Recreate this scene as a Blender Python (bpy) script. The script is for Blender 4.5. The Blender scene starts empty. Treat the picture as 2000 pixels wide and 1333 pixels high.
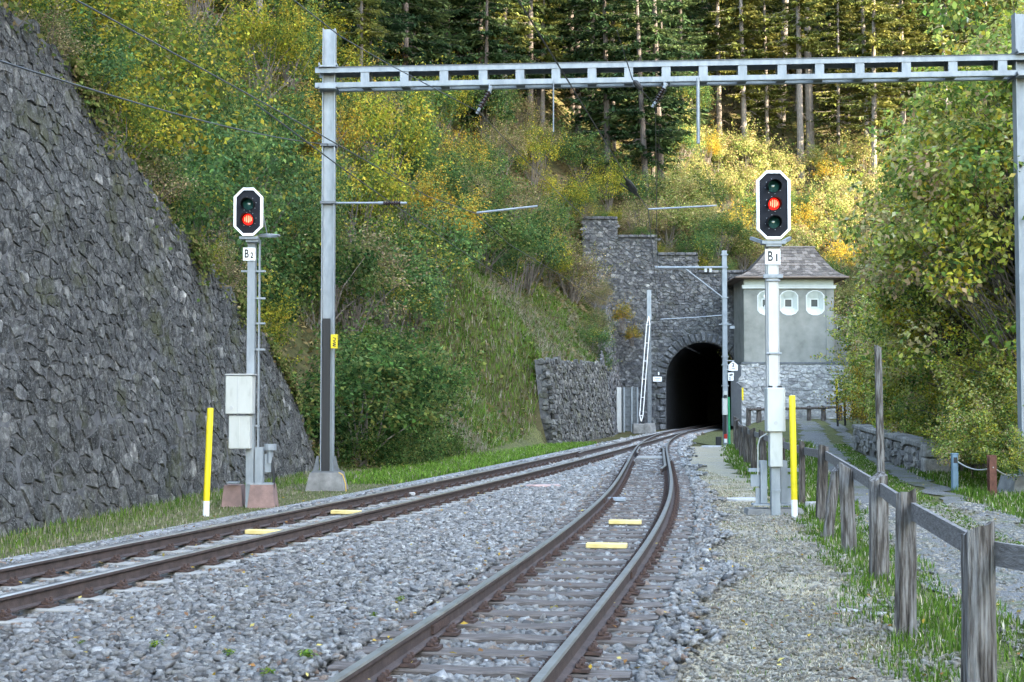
import bpy, math, random
import numpy as np
from mathutils import Vector, Matrix

# ------------------------------------------------------------------ camera, sky, sun, exposure
scene = bpy.context.scene
COL = scene.collection
R = math.radians
F = 2778.0                      # focal length in photo pixels (2000 wide, 50 mm)
PITCH = math.atan(126.5 / F)
CAMZ = 1.6
cd = bpy.data.cameras.new('camera')
cam = bpy.data.objects.new('camera', cd)
COL.objects.link(cam)
cam.location = (0, 0, CAMZ)
cam.rotation_euler = (math.pi / 2 + PITCH, 0, 0)
cd.sensor_width = 36.0
cd.lens = 36.0 * F / 2000.0
cd.clip_start = 0.1
cd.clip_end = 2000
scene.camera = cam

SUN_EL = R(24.0)
SUN_H = Vector((0.87, -0.493, 0)).normalized()          # horizontal direction towards the sun
world = bpy.data.worlds.new('World')
scene.world = world
world.use_nodes = True
wn = world.node_tree
wn.nodes.clear()
sky = wn.nodes.new('ShaderNodeTexSky')
sky.sky_type = 'NISHITA'
sky.sun_disc = False
sky.sun_elevation = SUN_EL
sky.sun_rotation = math.atan2(SUN_H.x, SUN_H.y)
bg = wn.nodes.new('ShaderNodeBackground')
bg.inputs['Strength'].default_value = 0.15
wo = wn.nodes.new('ShaderNodeOutputWorld')
wn.links.new(sky.outputs[0], bg.inputs[0])
wn.links.new(bg.outputs[0], wo.inputs[0])
sl = bpy.data.lights.new('sun', 'SUN')
sl.energy = 2.5
sl.angle = R(0.5)
sl.color = (1.0, 0.92, 0.80)
sun = bpy.data.objects.new('sun', sl)
COL.objects.link(sun)
sdir = Vector((SUN_H.x * math.cos(SUN_EL), SUN_H.y * math.cos(SUN_EL), math.sin(SUN_EL)))
sun.rotation_euler = sdir.to_track_quat('Z', 'Y').to_euler()
sun.location = sdir * 300
scene.view_settings.view_transform = 'Standard'
scene.view_settings.look = 'None'
scene.view_settings.exposure = 3.88
scene.view_settings.gamma = 1.0
scene.view_settings.use_white_balance = True          # the camera was balanced for open shade
scene.view_settings.white_balance_temperature = 7800
scene.view_settings.white_balance_tint = 8
scene.render.engine = 'CYCLES'
scene.cycles.max_bounces = 5
scene.cycles.diffuse_bounces = 3
scene.cycles.glossy_bounces = 2
scene.cycles.transmission_bounces = 3
scene.cycles.transparent_max_bounces = 4
scene.cycles.use_denoising = True

rng = np.random.default_rng(7)
random.seed(7)

# ------------------------------------------------------------------ measuring helpers
def P(px, py, Y):
    xc = (px - 1000) / F
    yc = (666.5 - py) / F
    d = Vector((xc, math.cos(PITCH) - yc * math.sin(PITCH), math.sin(PITCH) + yc * math.cos(PITCH)))
    t = Y / d.y
    return Vector((d.x * t, Y, CAMZ + d.z * t))

def G(px, py, z=0.0):
    xc = (px - 1000) / F
    yc = (666.5 - py) / F
    d = Vector((xc, math.cos(PITCH) - yc * math.sin(PITCH), math.sin(PITCH) + yc * math.cos(PITCH)))
    t = (z - CAMZ) / d.z
    return Vector((d.x * t, d.y * t, z))

def sstep(a, b, x):
    t = np.clip((np.asarray(x, float) - a) / (b - a), 0, 1)
    return t * t * (3 - 2 * t)

def vnoise(x, y, sc, seed=0):
    """cheap smooth 2D value noise, 0..1"""
    x = np.asarray(x, float) / sc; y = np.asarray(y, float) / sc
    xi = np.floor(x).astype(np.int64); yi = np.floor(y).astype(np.int64)
    fx = x - xi; fy = y - yi
    fx = fx * fx * (3 - 2 * fx); fy = fy * fy * (3 - 2 * fy)
    def h(a, b):
        n = (a * 374761393 + b * 668265263 + seed * 1442695041) & 0x7fffffff
        n = ((n ^ (n >> 13)) * 1274126177) & 0x7fffffff
        return ((n ^ (n >> 16)) & 0xffff) / 65535.0
    return (h(xi, yi) * (1 - fx) + h(xi + 1, yi) * fx) * (1 - fy) + (h(xi, yi + 1) * (1 - fx) + h(xi + 1, yi + 1) * fx) * fy

def smooth_curve(pts, y0, y1, sig=2.5):
    ys = np.arange(y0 - 12, y1 + 12, 0.1)
    p = np.array(pts, float)
    xs = np.interp(ys, p[:, 0], p[:, 1])
    lo = (p[1, 1] - p[0, 1]) / (p[1, 0] - p[0, 0]); hi = (p[-1, 1] - p[-2, 1]) / (p[-1, 0] - p[-2, 0])
    xs = np.where(ys < p[0, 0], p[0, 1] + lo * (ys - p[0, 0]), xs)
    xs = np.where(ys > p[-1, 0], p[-1, 1] + hi * (ys - p[-1, 0]), xs)
    k = np.exp(-0.5 * (np.arange(-80, 81) * 0.1 / sig) ** 2); k /= k.sum()
    xs = np.convolve(np.pad(xs, 80, mode='reflect', reflect_type='odd'), k, 'valid')
    return ys, xs

CLy, CLx = smooth_curve([(0, -6.85), (10.84, -4.44), (13.84, -3.78), (19.23, -2.62), (26.3, -1.1), (37.4, 1.12), (52.6, 4.0), (72.7, 7.75), (86, 10.4), (100, 13.35), (135, 20.4)], 0, 130, 4)
CRy, CRx = smooth_curve([(0, -1.78), (4, -1.05), (7.41, -.43), (11, .2), (14.9, .87), (18, 1.34), (22, 1.9), (26.3, 2.42), (31.4, 2.96), (38.8, 3.72), (45, 4.35), (52, 5.1), (60, 6.1), (66, 6.95), (72, 7.85), (80, 9.27), (86, 10.42), (100, 13.37)], 0, 90, 2.5)
def CL(Y): return np.interp(Y, CLy, CLx)
def CR(Y): return np.interp(Y, CRy, CRx)

# ------------------------------------------------------------------ materials
MATS = {}
def nodes(name):
    m = bpy.data.materials.new(name)
    m.use_nodes = True
    MATS[name] = m
    nt = m.node_tree
    return m, nt, nt.nodes['Principled BSDF']

def ramp(nt, stops):
    r = nt.nodes.new('ShaderNodeValToRGB')
    e = r.color_ramp.elements
    while len(e) < len(stops): e.new(0.5)
    for el, (p, c) in zip(e, stops):
        el.position = p; el.color = (*c, 1)
    return r

def noise(nt, scale, detail=5, rough=0.6, vec=None, dist=0.0):
    n = nt.nodes.new('ShaderNodeTexNoise')
    n.inputs['Scale'].default_value = scale
    n.inputs['Detail'].default_value = detail
    n.inputs['Roughness'].default_value = rough
    n.inputs['Distortion'].default_value = dist
    if vec is not None: nt.links.new(vec, n.inputs['Vector'])
    return n

def coords(nt, scale=(1, 1, 1)):
    tc = nt.nodes.new('ShaderNodeTexCoord')
    mp = nt.nodes.new('ShaderNodeMapping')
    mp.inputs['Scale'].default_value = scale
    nt.links.new(tc.outputs['Object'], mp.inputs['Vector'])
    return mp.outputs[0]

def mixc(nt, fac, a, b, mode='MIX'):
    m = nt.nodes.new('ShaderNodeMix')
    m.data_type = 'RGBA'; m.blend_type = mode
    for sock, v in ((m.inputs[0], fac), (m.inputs[6], a), (m.inputs[7], b)):
        if hasattr(v, 'is_output') or isinstance(v, bpy.types.NodeSocket): nt.links.new(v, sock)
        elif isinstance(v, (int, float)): sock.default_value = v
        else: sock.default_value = (*v, 1)
    return m.outputs[2]

def bump(nt, b, h, strength, dist=0.02):
    n = nt.nodes.new('ShaderNodeBump')
    n.inputs['Strength'].default_value = strength
    n.inputs['Distance'].default_value = dist
    nt.links.new(h, n.inputs['Height'])
    nt.links.new(n.outputs[0], b.inputs['Normal'])

def mat_noise(name, stops, scale=4, rough=0.8, metal=0.0, bstr=0.3, bscale=None, stretch=(1, 1, 1), detail=6, dist=0.02, spec=0.3):
    m, nt, b = nodes(name)
    v = coords(nt, stretch)
    n = noise(nt, scale, detail, 0.62, v)
    r = ramp(nt, stops)
    nt.links.new(n.outputs[0], r.inputs[0])
    nt.links.new(r.outputs[0], b.inputs['Base Color'])
    b.inputs['Roughness'].default_value = rough
    b.inputs['Metallic'].default_value = metal
    b.inputs['Specular IOR Level'].default_value = spec
    if bstr:
        n2 = noise(nt, bscale or scale * 4, 6, 0.65, v)
        bump(nt, b, n2.outputs[0], bstr, dist)
    return m

def mat_stone(name, stops, moss=0.0, nscale=5.0, gain=0.75, lichen=0.0, chips=0.0):
    """stone whose tone comes from the 'tint' value of each stone plus fine grain; moss in patches"""
    m, nt, b = nodes(name)
    v = coords(nt)
    at = nt.nodes.new('ShaderNodeAttribute'); at.attribute_name = 'tint'
    r = ramp(nt, stops); nt.links.new(at.outputs['Fac'], r.inputs[0])
    n = noise(nt, nscale, 8, 0.72, v)
    r2 = ramp(nt, [(0.3, (0.3, 0.3, 0.32)), (0.5, (0.9, 0.9, 0.9)), (0.68, (1.7, 1.68, 1.62))])
    nt.links.new(n.outputs[0], r2.inputs[0])
    c = mixc(nt, gain, r.outputs[0], r2.outputs[0], 'MULTIPLY')
    if chips:
        vo = nt.nodes.new('ShaderNodeTexVoronoi'); vo.inputs['Scale'].default_value = chips
        nd = noise(nt, 5, 4, 0.7, v)
        vm = nt.nodes.new('ShaderNodeMix'); vm.data_type = 'VECTOR'; vm.inputs[0].default_value = 0.12
        nt.links.new(v, vm.inputs[4]); nt.links.new(nd.outputs['Color'], vm.inputs[5]); nt.links.new(vm.outputs[1], vo.inputs['Vector'])
        sc_ = nt.nodes.new('ShaderNodeSeparateColor'); nt.links.new(vo.outputs['Color'], sc_.inputs[0])
        rc = ramp(nt, [(0.0, (0.62, 0.62, 0.63)), (0.55, (0.95, 0.95, 0.95)), (0.85, (1.22, 1.22, 1.2)), (1.0, (1.7, 1.7, 1.66))]); nt.links.new(sc_.outputs[0], rc.inputs[0])
        c = mixc(nt, 1.0, c, rc.outputs[0], 'MULTIPLY')
    if lichen:
        n4 = noise(nt, 22, 6, 0.8, v)
        r4 = ramp(nt, [(0.535, (0, 0, 0)), (0.60, (lichen,) * 3)]); nt.links.new(n4.outputs[0], r4.inputs[0])
        c = mixc(nt, r4.outputs[0], c, (0.42, 0.43, 0.42))
    if moss:
        n3 = noise(nt, 1.1, 5, 0.7, v)
        r3 = ramp(nt, [(0.52, (0, 0, 0)), (0.66, (moss,) * 3)]); nt.links.new(n3.outputs[0], r3.inputs[0])
        c = mixc(nt, r3.outputs[0], c, (0.075, 0.08, 0.025))
    nt.links.new(c, b.inputs['Base Color'])
    b.inputs['Roughness'].default_value = 0.9
    b.inputs['Specular IOR Level'].default_value = 0.2
    n5 = noise(nt, nscale * 3, 8, 0.8, v)
    bump(nt, b, n5.outputs[0], 1.0, 0.05)
    return m

def mat_leaf(name, trans=0.35, var=0.25):
    m, nt, b = nodes(name)
    nt.nodes.remove(b)
    out = nt.nodes['Material Output']
    at = nt.nodes.new('ShaderNodeAttribute'); at.attribute_name = 'col'
    oi = nt.nodes.new('ShaderNodeObjectInfo')
    hs = nt.nodes.new('ShaderNodeHueSaturation'); hs.inputs['Saturation'].default_value = 1.0
    mr = nt.nodes.new('ShaderNodeMapRange'); mr.inputs[3].default_value = 1 - var; mr.inputs[4].default_value = 1 + var
    nt.links.new(oi.outputs['Random'], mr.inputs[0])
    nt.links.new(mr.outputs[0], hs.inputs['Value'])
    nt.links.new(at.outputs['Color'], hs.inputs['Color'])
    d = nt.nodes.new('ShaderNodeBsdfDiffuse'); t = nt.nodes.new('ShaderNodeBsdfTranslucent')
    nt.links.new(hs.outputs[0], d.inputs[0])
    nt.links.new(hs.outputs[0], t.inputs[0])
    mx = nt.nodes.new('ShaderNodeMixShader'); mx.inputs[0].default_value = trans
    nt.links.new(d.outputs[0], mx.inputs[1]); nt.links.new(t.outputs[0], mx.inputs[2])
    nt.links.new(mx.outputs[0], out.inputs[0])
    return m

def mat_plain(name, col, rough=0.5, metal=0.0, spec=0.4, var=0.12, scale=3, bstr=0.0):
    lo = tuple(c * (1 - var) for c in col); hi = tuple(min(1, c * (1 + var)) for c in col)
    return mat_noise(name, [(0.3, lo), (0.7, hi)], scale, rough, metal, bstr, None, (1, 1, 1), 5, 0.01, spec)

def mat_emit(name, col, strength):
    m, nt, b = nodes(name)
    b.inputs['Base Color'].default_value = (*[c * 0.5 for c in col], 1)
    b.inputs['Emission Color'].default_value = (*col, 1)
    b.inputs['Emission Strength'].default_value = strength
    return m

mat_stone('wall_stone', [(0.0, (0.05, 0.05, 0.05)), (0.5, (0.096, 0.096, 0.096)), (0.85, (0.145, 0.144, 0.141)), (1.0, (0.27, 0.265, 0.255))], moss=0.55, nscale=8, gain=0.95, lichen=0.42, chips=13)
mat_stone('portal_stone', [(0.0, (0.08, 0.082, 0.09)), (0.5, (0.125, 0.128, 0.138)), (0.85, (0.165, 0.168, 0.175)), (1.0, (0.22, 0.22, 0.22))], moss=0.25, nscale=4, chips=6)
mat_stone('pale_stone', [(0.0, (0.27, 0.27, 0.275)), (0.35, (0.42, 0.42, 0.42)), (0.85, (0.52, 0.52, 0.51)), (1.0, (0.62, 0.61, 0.6))], moss=0.1, nscale=4)
mat_stone('buttress_stone', [(0.0, (0.07, 0.07, 0.07)), (0.5, (0.115, 0.115, 0.112)), (1.0, (0.22, 0.215, 0.205))], moss=0.5, nscale=4, chips=8)
mat_stone('verge_stone', [(0.0, (0.22, 0.20, 0.165)), (0.5, (0.38, 0.345, 0.29)), (0.94, (0.52, 0.485, 0.43)), (1.0, (0.42, 0.34, 0.26))], nscale=22, gain=0.5)
mat_stone('low_wall_stone', [(0.0, (0.17, 0.16, 0.155)), (0.5, (0.26, 0.25, 0.24)), (1.0, (0.42, 0.39, 0.36))], moss=0.3, nscale=5)
mat_stone('ballast_stone', [(0.0, (0.15, 0.148, 0.148)), (0.35, (0.32, 0.31, 0.30)), (0.7, (0.43, 0.42, 0.408)), (0.93, (0.60, 0.59, 0.575)), (0.95, (0.34, 0.24, 0.19)), (1.0, (0.42, 0.34, 0.28))], nscale=22, gain=0.6)
mat_noise('mortar', [(0.3, (0.06, 0.061, 0.066)), (0.7, (0.14, 0.14, 0.142))], 6, 0.95, bstr=0.6)
mat_noise('pale_mortar', [(0.3, (0.34, 0.34, 0.34)), (0.7, (0.46, 0.46, 0.46))], 6, 0.95, bstr=0.6)
mat_noise('tunnel_lining', [(0.3, (0.02, 0.02, 0.022)), (0.7, (0.045, 0.045, 0.05))], 2, 0.95, bstr=0.5)
mat_noise('concrete', [(0.3, (0.12, 0.118, 0.115)), (0.5, (0.19, 0.187, 0.182)), (0.7, (0.27, 0.265, 0.26))], 4, 0.9, bstr=0.3)
mat_noise('red_concrete', [(0.3, (0.17, 0.115, 0.105)), (0.7, (0.30, 0.19, 0.17))], 5, 0.9, bstr=0.3)
mat_noise('galvanised', [(0.3, (0.19, 0.215, 0.24)), (0.7, (0.30, 0.33, 0.36))], 7, 0.5, 0.25, bstr=0.05, stretch=(1, 1, .35))
mat_noise('dark_galvanised', [(0.3, (0.09, 0.10, 0.11)), (0.7, (0.16, 0.175, 0.19))], 7, 0.55, 0.25, bstr=0.05)
mat_noise('pale_aluminium', [(0.3, (0.35, 0.355, 0.36)), (0.7, (0.48, 0.485, 0.485))], 3, 0.45, 0.2, bstr=0.03, stretch=(1, 1, .3))
mat_noise('cabinet_paint', [(0.28, (0.38, 0.385, 0.36)), (0.42, (0.45, 0.46, 0.435)), (0.7, (0.49, 0.50, 0.475))], 5, 0.5, bstr=0.02, stretch=(1.6, 1.6, .5))
mat_noise('rail_rust', [(0.3, (0.045, 0.034, 0.033)), (0.7, (0.095, 0.07, 0.065))], 9, 0.75, 0.1, bstr=0.3, bscale=60)
mat_noise('rail_top', [(0.3, (0.26, 0.25, 0.245)), (0.7, (0.40, 0.39, 0.385))], 5, 0.32, 0.8, bstr=0.08, bscale=40)
mat_noise('fastener_rust', [(0.3, (0.04, 0.028, 0.026)), (0.7, (0.10, 0.06, 0.05))], 30, 0.85, bstr=0.5)
mat_noise('sleeper_wood', [(0.3, (0.04, 0.033, 0.03)), (0.5, (0.11, 0.092, 0.083)), (0.7, (0.20, 0.175, 0.16))], 6, 0.9, bstr=0.9, bscale=10, stretch=(1, 9, 9), dist=0.02)
mat_noise('sleeper_concrete', [(0.3, (0.20, 0.19, 0.175)), (0.7, (0.31, 0.30, 0.28))], 9, 0.92, bstr=0.4)
mat_noise('weathered_wood', [(0.33, (0.024, 0.019, 0.016)), (0.45, (0.095, 0.082, 0.073)), (0.54, (0.19, 0.178, 0.168)), (0.7, (0.32, 0.31, 0.30))], 5, 0.9, bstr=1.0, bscale=7, stretch=(7, 7, 0.55), dist=0.04)
mat_noise('dark_weathered_wood', [(0.33, (0.018, 0.014, 0.012)), (0.47, (0.065, 0.054, 0.047)), (0.57, (0.125, 0.11, 0.10)), (0.72, (0.24, 0.225, 0.21))], 5, 0.9, bstr=1.0, bscale=7, stretch=(7, 7, 0.55), dist=0.04)
mat_noise('board_wood', [(0.25, (0.08, 0.075, 0.07)), (0.5, (0.16, 0.15, 0.145)), (0.75, (0.24, 0.23, 0.225))], 5, 0.9, bstr=0.7, bscale=7, stretch=(2, 2, 9), dist=0.02)
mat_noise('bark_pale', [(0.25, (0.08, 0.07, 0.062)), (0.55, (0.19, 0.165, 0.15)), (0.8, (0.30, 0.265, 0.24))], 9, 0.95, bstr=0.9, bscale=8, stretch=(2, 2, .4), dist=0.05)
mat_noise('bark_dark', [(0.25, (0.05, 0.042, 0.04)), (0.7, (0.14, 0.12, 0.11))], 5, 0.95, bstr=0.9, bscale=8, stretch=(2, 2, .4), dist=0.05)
mat_noise('twig', [(0.3, (0.09, 0.075, 0.065)), (0.7, (0.19, 0.165, 0.145))], 8, 0.95, bstr=0)
mat_plain('yellow_paint', (0.72, 0.55, 0.02), 0.55, var=0.16, scale=9)
mat_noise('yellow_board', [(0.3, (0.56, 0.41, 0.14)), (0.7, (0.74, 0.58, 0.28))], 5, 0.65, bstr=0.1)
mat_plain('white_paint', (0.80, 0.80, 0.80), 0.5, var=0.05)
mat_plain('sign_white', (0.84, 0.84, 0.85), 0.45, var=0.03)
mat_plain('black_paint', (0.012, 0.012, 0.014), 0.5)
mat_plain('lamp_black', (0.010, 0.012, 0.018), 0.7, var=0.2, spec=0.2)
mat_plain('lamp_hood', (0.005, 0.0055, 0.007), 0.7, spec=0.2)
mat_plain('green_lens', (0.015, 0.07, 0.065), 0.08, spec=0.8)
mat_emit('red_lens', (1.0, 0.02, 0.015), 0.09)
mat_emit('red_glow', (1.0, 0.35, 0.22), 0.16)
mat_plain('cable_black', (0.02, 0.02, 0.022), 0.6)
mat_plain('wire_dark', (0.045, 0.045, 0.05), 0.5, 0.3)
mat_plain('insulator_brown', (0.045, 0.03, 0.03), 0.25, spec=0.6)
mat_plain('cable_yellow', (0.5, 0.32, 0.08), 0.6)
mat_plain('green_paint', (0.02, 0.30, 0.13), 0.5)
mat_plain('red_paint', (0.45, 0.03, 0.02), 0.5)
mat_plain('orange_paint', (0.75, 0.27, 0.03), 0.5)
mat_plain('blue_paint', (0.13, 0.21, 0.27), 0.55, var=0.2)
mat_noise('rusty_steel', [(0.3, (0.07, 0.03, 0.022)), (0.7, (0.16, 0.07, 0.05))], 8, 0.9, bstr=0.3)
mat_plain('chain_grey', (0.5, 0.5, 0.48), 0.5, 0.3)
mat_noise('render_green', [(0.25, (0.15, 0.155, 0.14)), (0.45, (0.225, 0.23, 0.21)), (0.6, (0.27, 0.273, 0.25)), (0.75, (0.32, 0.32, 0.295))], 0.9, 0.92, bstr=0.25, bscale=30)
mat_plain('render_pale', (0.52, 0.56, 0.53), 0.9, var=0.08, bstr=0.1)
mat_plain('trim_white', (0.66, 0.68, 0.67), 0.8, var=0.06)
mat_plain('eave_wood', (0.16, 0.12, 0.10), 0.8)
mat_stone('slate', [(0.0, (0.085, 0.073, 0.066)), (0.5, (0.145, 0.127, 0.115)), (1.0, (0.235, 0.205, 0.185))], nscale=5, gain=0.5)
mat_plain('glass_dark', (0.035, 0.045, 0.05), 0.25, spec=0.3)
mat_noise('pink_slab', [(0.3, (0.36, 0.24, 0.22)), (0.7, (0.52, 0.37, 0.34))], 6, 0.9, bstr=0.4)
mat_noise('grey_slab', [(0.3, (0.34, 0.33, 0.33)), (0.7, (0.47, 0.46, 0.45))], 6, 0.9, bstr=0.4)
mat_noise('pale_rock', [(0.3, (0.30, 0.29, 0.28)), (0.7, (0.48, 0.46, 0.44))], 8, 0.9, bstr=0.8)
mat_leaf('leaf', 0.42, 0.2)
mat_leaf('needle', 0.25, 0.25)
mat_leaf('grass_blade', 0.3, 0.0)

def mat_terrain():
    m, nt, b = nodes('forest_floor')
    v = coords(nt)
    n1 = noise(nt, 0.22, 6, 0.65, v); n2 = noise(nt, 2.4, 8, 0.75, v); n3 = noise(nt, 12, 6, 0.7, v)
    r1 = ramp(nt, [(0.35, (0.055, 0.06, 0.02)), (0.5, (0.085, 0.078, 0.035)), (0.65, (0.11, 0.085, 0.05))])
    r2 = ramp(nt, [(0.3, (0.35, 0.35, 0.33)), (0.55, (1, 1, 1)), (0.75, (1.7, 1.6, 1.35))])
    nt.links.new(n1.outputs[0], r1.inputs[0]); nt.links.new(n2.outputs[0], r2.inputs[0])
    c = mixc(nt, 1.0, r1.outputs[0], r2.outputs[0], 'MULTIPLY')
    nt.links.new(c, b.inputs['Base Color'])
    b.inputs['Roughness'].default_value = 0.95; b.inputs['Specular IOR Level'].default_value = 0.1
    bump(nt, b, n3.outputs[0], 0.8, 0.08)
mat_terrain()

def mat_gravel(name, stops, vscale, nstops=None, grass=None, gthr=(0.5, 0.62)):
    m, nt, b = nodes(name)
    v = coords(nt)
    vo = nt.nodes.new('ShaderNodeTexVoronoi'); vo.inputs['Scale'].default_value = vscale
    nt.links.new(v, vo.inputs['Vector'])
    bw = nt.nodes.new('ShaderNodeSeparateColor'); nt.links.new(vo.outputs['Color'], bw.inputs[0])
    r = ramp(nt, stops); nt.links.new(bw.outputs[0], r.inputs[0])
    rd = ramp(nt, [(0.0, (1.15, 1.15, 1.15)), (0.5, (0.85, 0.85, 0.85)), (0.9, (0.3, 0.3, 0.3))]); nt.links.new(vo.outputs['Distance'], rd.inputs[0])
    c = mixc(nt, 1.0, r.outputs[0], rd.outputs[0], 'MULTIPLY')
    n = noise(nt, 1.3, 6, 0.7, v)
    if nstops:
        r2 = ramp(nt, nstops); nt.links.new(n.outputs[0], r2.inputs[0])
        c = mixc(nt, 1.0, c, r2.outputs[0], 'MULTIPLY')
    if grass:
        n4 = noise(nt, 0.9, 7, 0.75, v)
        r4 = ramp(nt, [(gthr[0], (0, 0, 0)), (gthr[1], (0.85,) * 3)]); nt.links.new(n4.outputs[0], r4.inputs[0])
        c = mixc(nt, r4.outputs[0], c, grass)
    nt.links.new(c, b.inputs['Base Color'])
    b.inputs['Roughness'].default_value = 0.92; b.inputs['Specular IOR Level'].default_value = 0.2
    inv = nt.nodes.new('ShaderNodeMath'); inv.operation = 'SUBTRACT'; inv.inputs[0].default_value = 1
    nt.links.new(vo.outputs['Distance'], inv.inputs[1])
    bump(nt, b, inv.outputs[0], 0.8, 0.03)
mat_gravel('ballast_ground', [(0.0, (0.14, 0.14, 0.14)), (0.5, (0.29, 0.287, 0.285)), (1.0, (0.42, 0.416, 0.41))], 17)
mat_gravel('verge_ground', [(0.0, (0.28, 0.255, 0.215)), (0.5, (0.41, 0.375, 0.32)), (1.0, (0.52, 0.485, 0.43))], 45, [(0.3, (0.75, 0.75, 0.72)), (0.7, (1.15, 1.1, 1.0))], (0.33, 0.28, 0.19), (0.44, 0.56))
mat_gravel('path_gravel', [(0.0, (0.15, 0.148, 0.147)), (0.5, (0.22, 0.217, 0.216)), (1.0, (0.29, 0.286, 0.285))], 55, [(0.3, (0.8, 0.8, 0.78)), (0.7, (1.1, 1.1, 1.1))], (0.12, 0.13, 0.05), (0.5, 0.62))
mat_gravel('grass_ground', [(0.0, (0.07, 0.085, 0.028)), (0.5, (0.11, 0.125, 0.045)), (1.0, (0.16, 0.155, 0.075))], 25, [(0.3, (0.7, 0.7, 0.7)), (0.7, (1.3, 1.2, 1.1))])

# ------------------------------------------------------------------ object helpers
ROOT = {}
def root_of(o):
    while o.parent is not None: o = o.parent
    return o
def tag(o, label=None, cat=None, group=None, kind=None):
    if label: o['label'] = label
    if cat: o['category'] = cat
    if group: o['group'] = group
    if kind: o['kind'] = kind
    return o
def thing(name, label, cat, loc=(0, 0, 0), group=None):
    o = bpy.data.objects.new(name, None)
    o.empty_display_size = 0.2
    COL.objects.link(o)
    o.location = loc
    ROOT[o.name] = np.array(loc, float)
    return tag(o, label, cat, group)

def mesh_np(name, V, FL, mats, tint=None, col=None, smooth=False, mi=None):
    """V (n,3); FL list of face index lists OR (m,k) int array"""
    me = bpy.data.meshes.new(name)
    V = np.asarray(V, np.float32)
    if isinstance(FL, np.ndarray):
        m, k = FL.shape
        me.vertices.add(len(V)); me.vertices.foreach_set('co', V.ravel())
        me.loops.add(m * k); me.loops.foreach_set('vertex_index', FL.astype(np.int32).ravel())
        me.polygons.add(m)
        me.polygons.foreach_set('loop_start', np.arange(0, m * k, k, dtype=np.int32))
        me.update(calc_edges=True)
    else:
        me.from_pydata([tuple(map(float, v)) for v in V], [], FL)
    for mt in (mats if isinstance(mats, (list, tuple)) else [mats]):
        me.materials.append(MATS[mt])
    if mi is not None: me.polygons.foreach_set('material_index', np.asarray(mi, np.int32))
    if tint is not None:
        a = me.attributes.new('tint', 'FLOAT', 'POINT')
        a.data.foreach_set('value', np.asarray(tint, np.float32) if np.ndim(tint) else np.full(len(V), tint, np.float32))
    if col is not None:
        a = me.attributes.new('col', 'FLOAT_COLOR', 'POINT')
        c = np.ones((len(V), 4), np.float32); c[:, :3] = col
        a.data.foreach_set('color', c.ravel())
    if smooth: me.polygons.foreach_set('use_smooth', np.ones(len(me.polygons), bool))
    me.update()
    return me

def add(name, me, parent=None, loc=None):
    o = bpy.data.objects.new(name, me)
    COL.objects.link(o)
    if parent is not None: o.parent = parent
    if loc is not None:
        o.location = loc
        if parent is None: ROOT[o.name] = np.array(loc, float)
    return o

def base_of(parent):
    return ROOT.get(root_of(parent).name, np.zeros(3)) if parent is not None else np.zeros(3)

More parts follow.
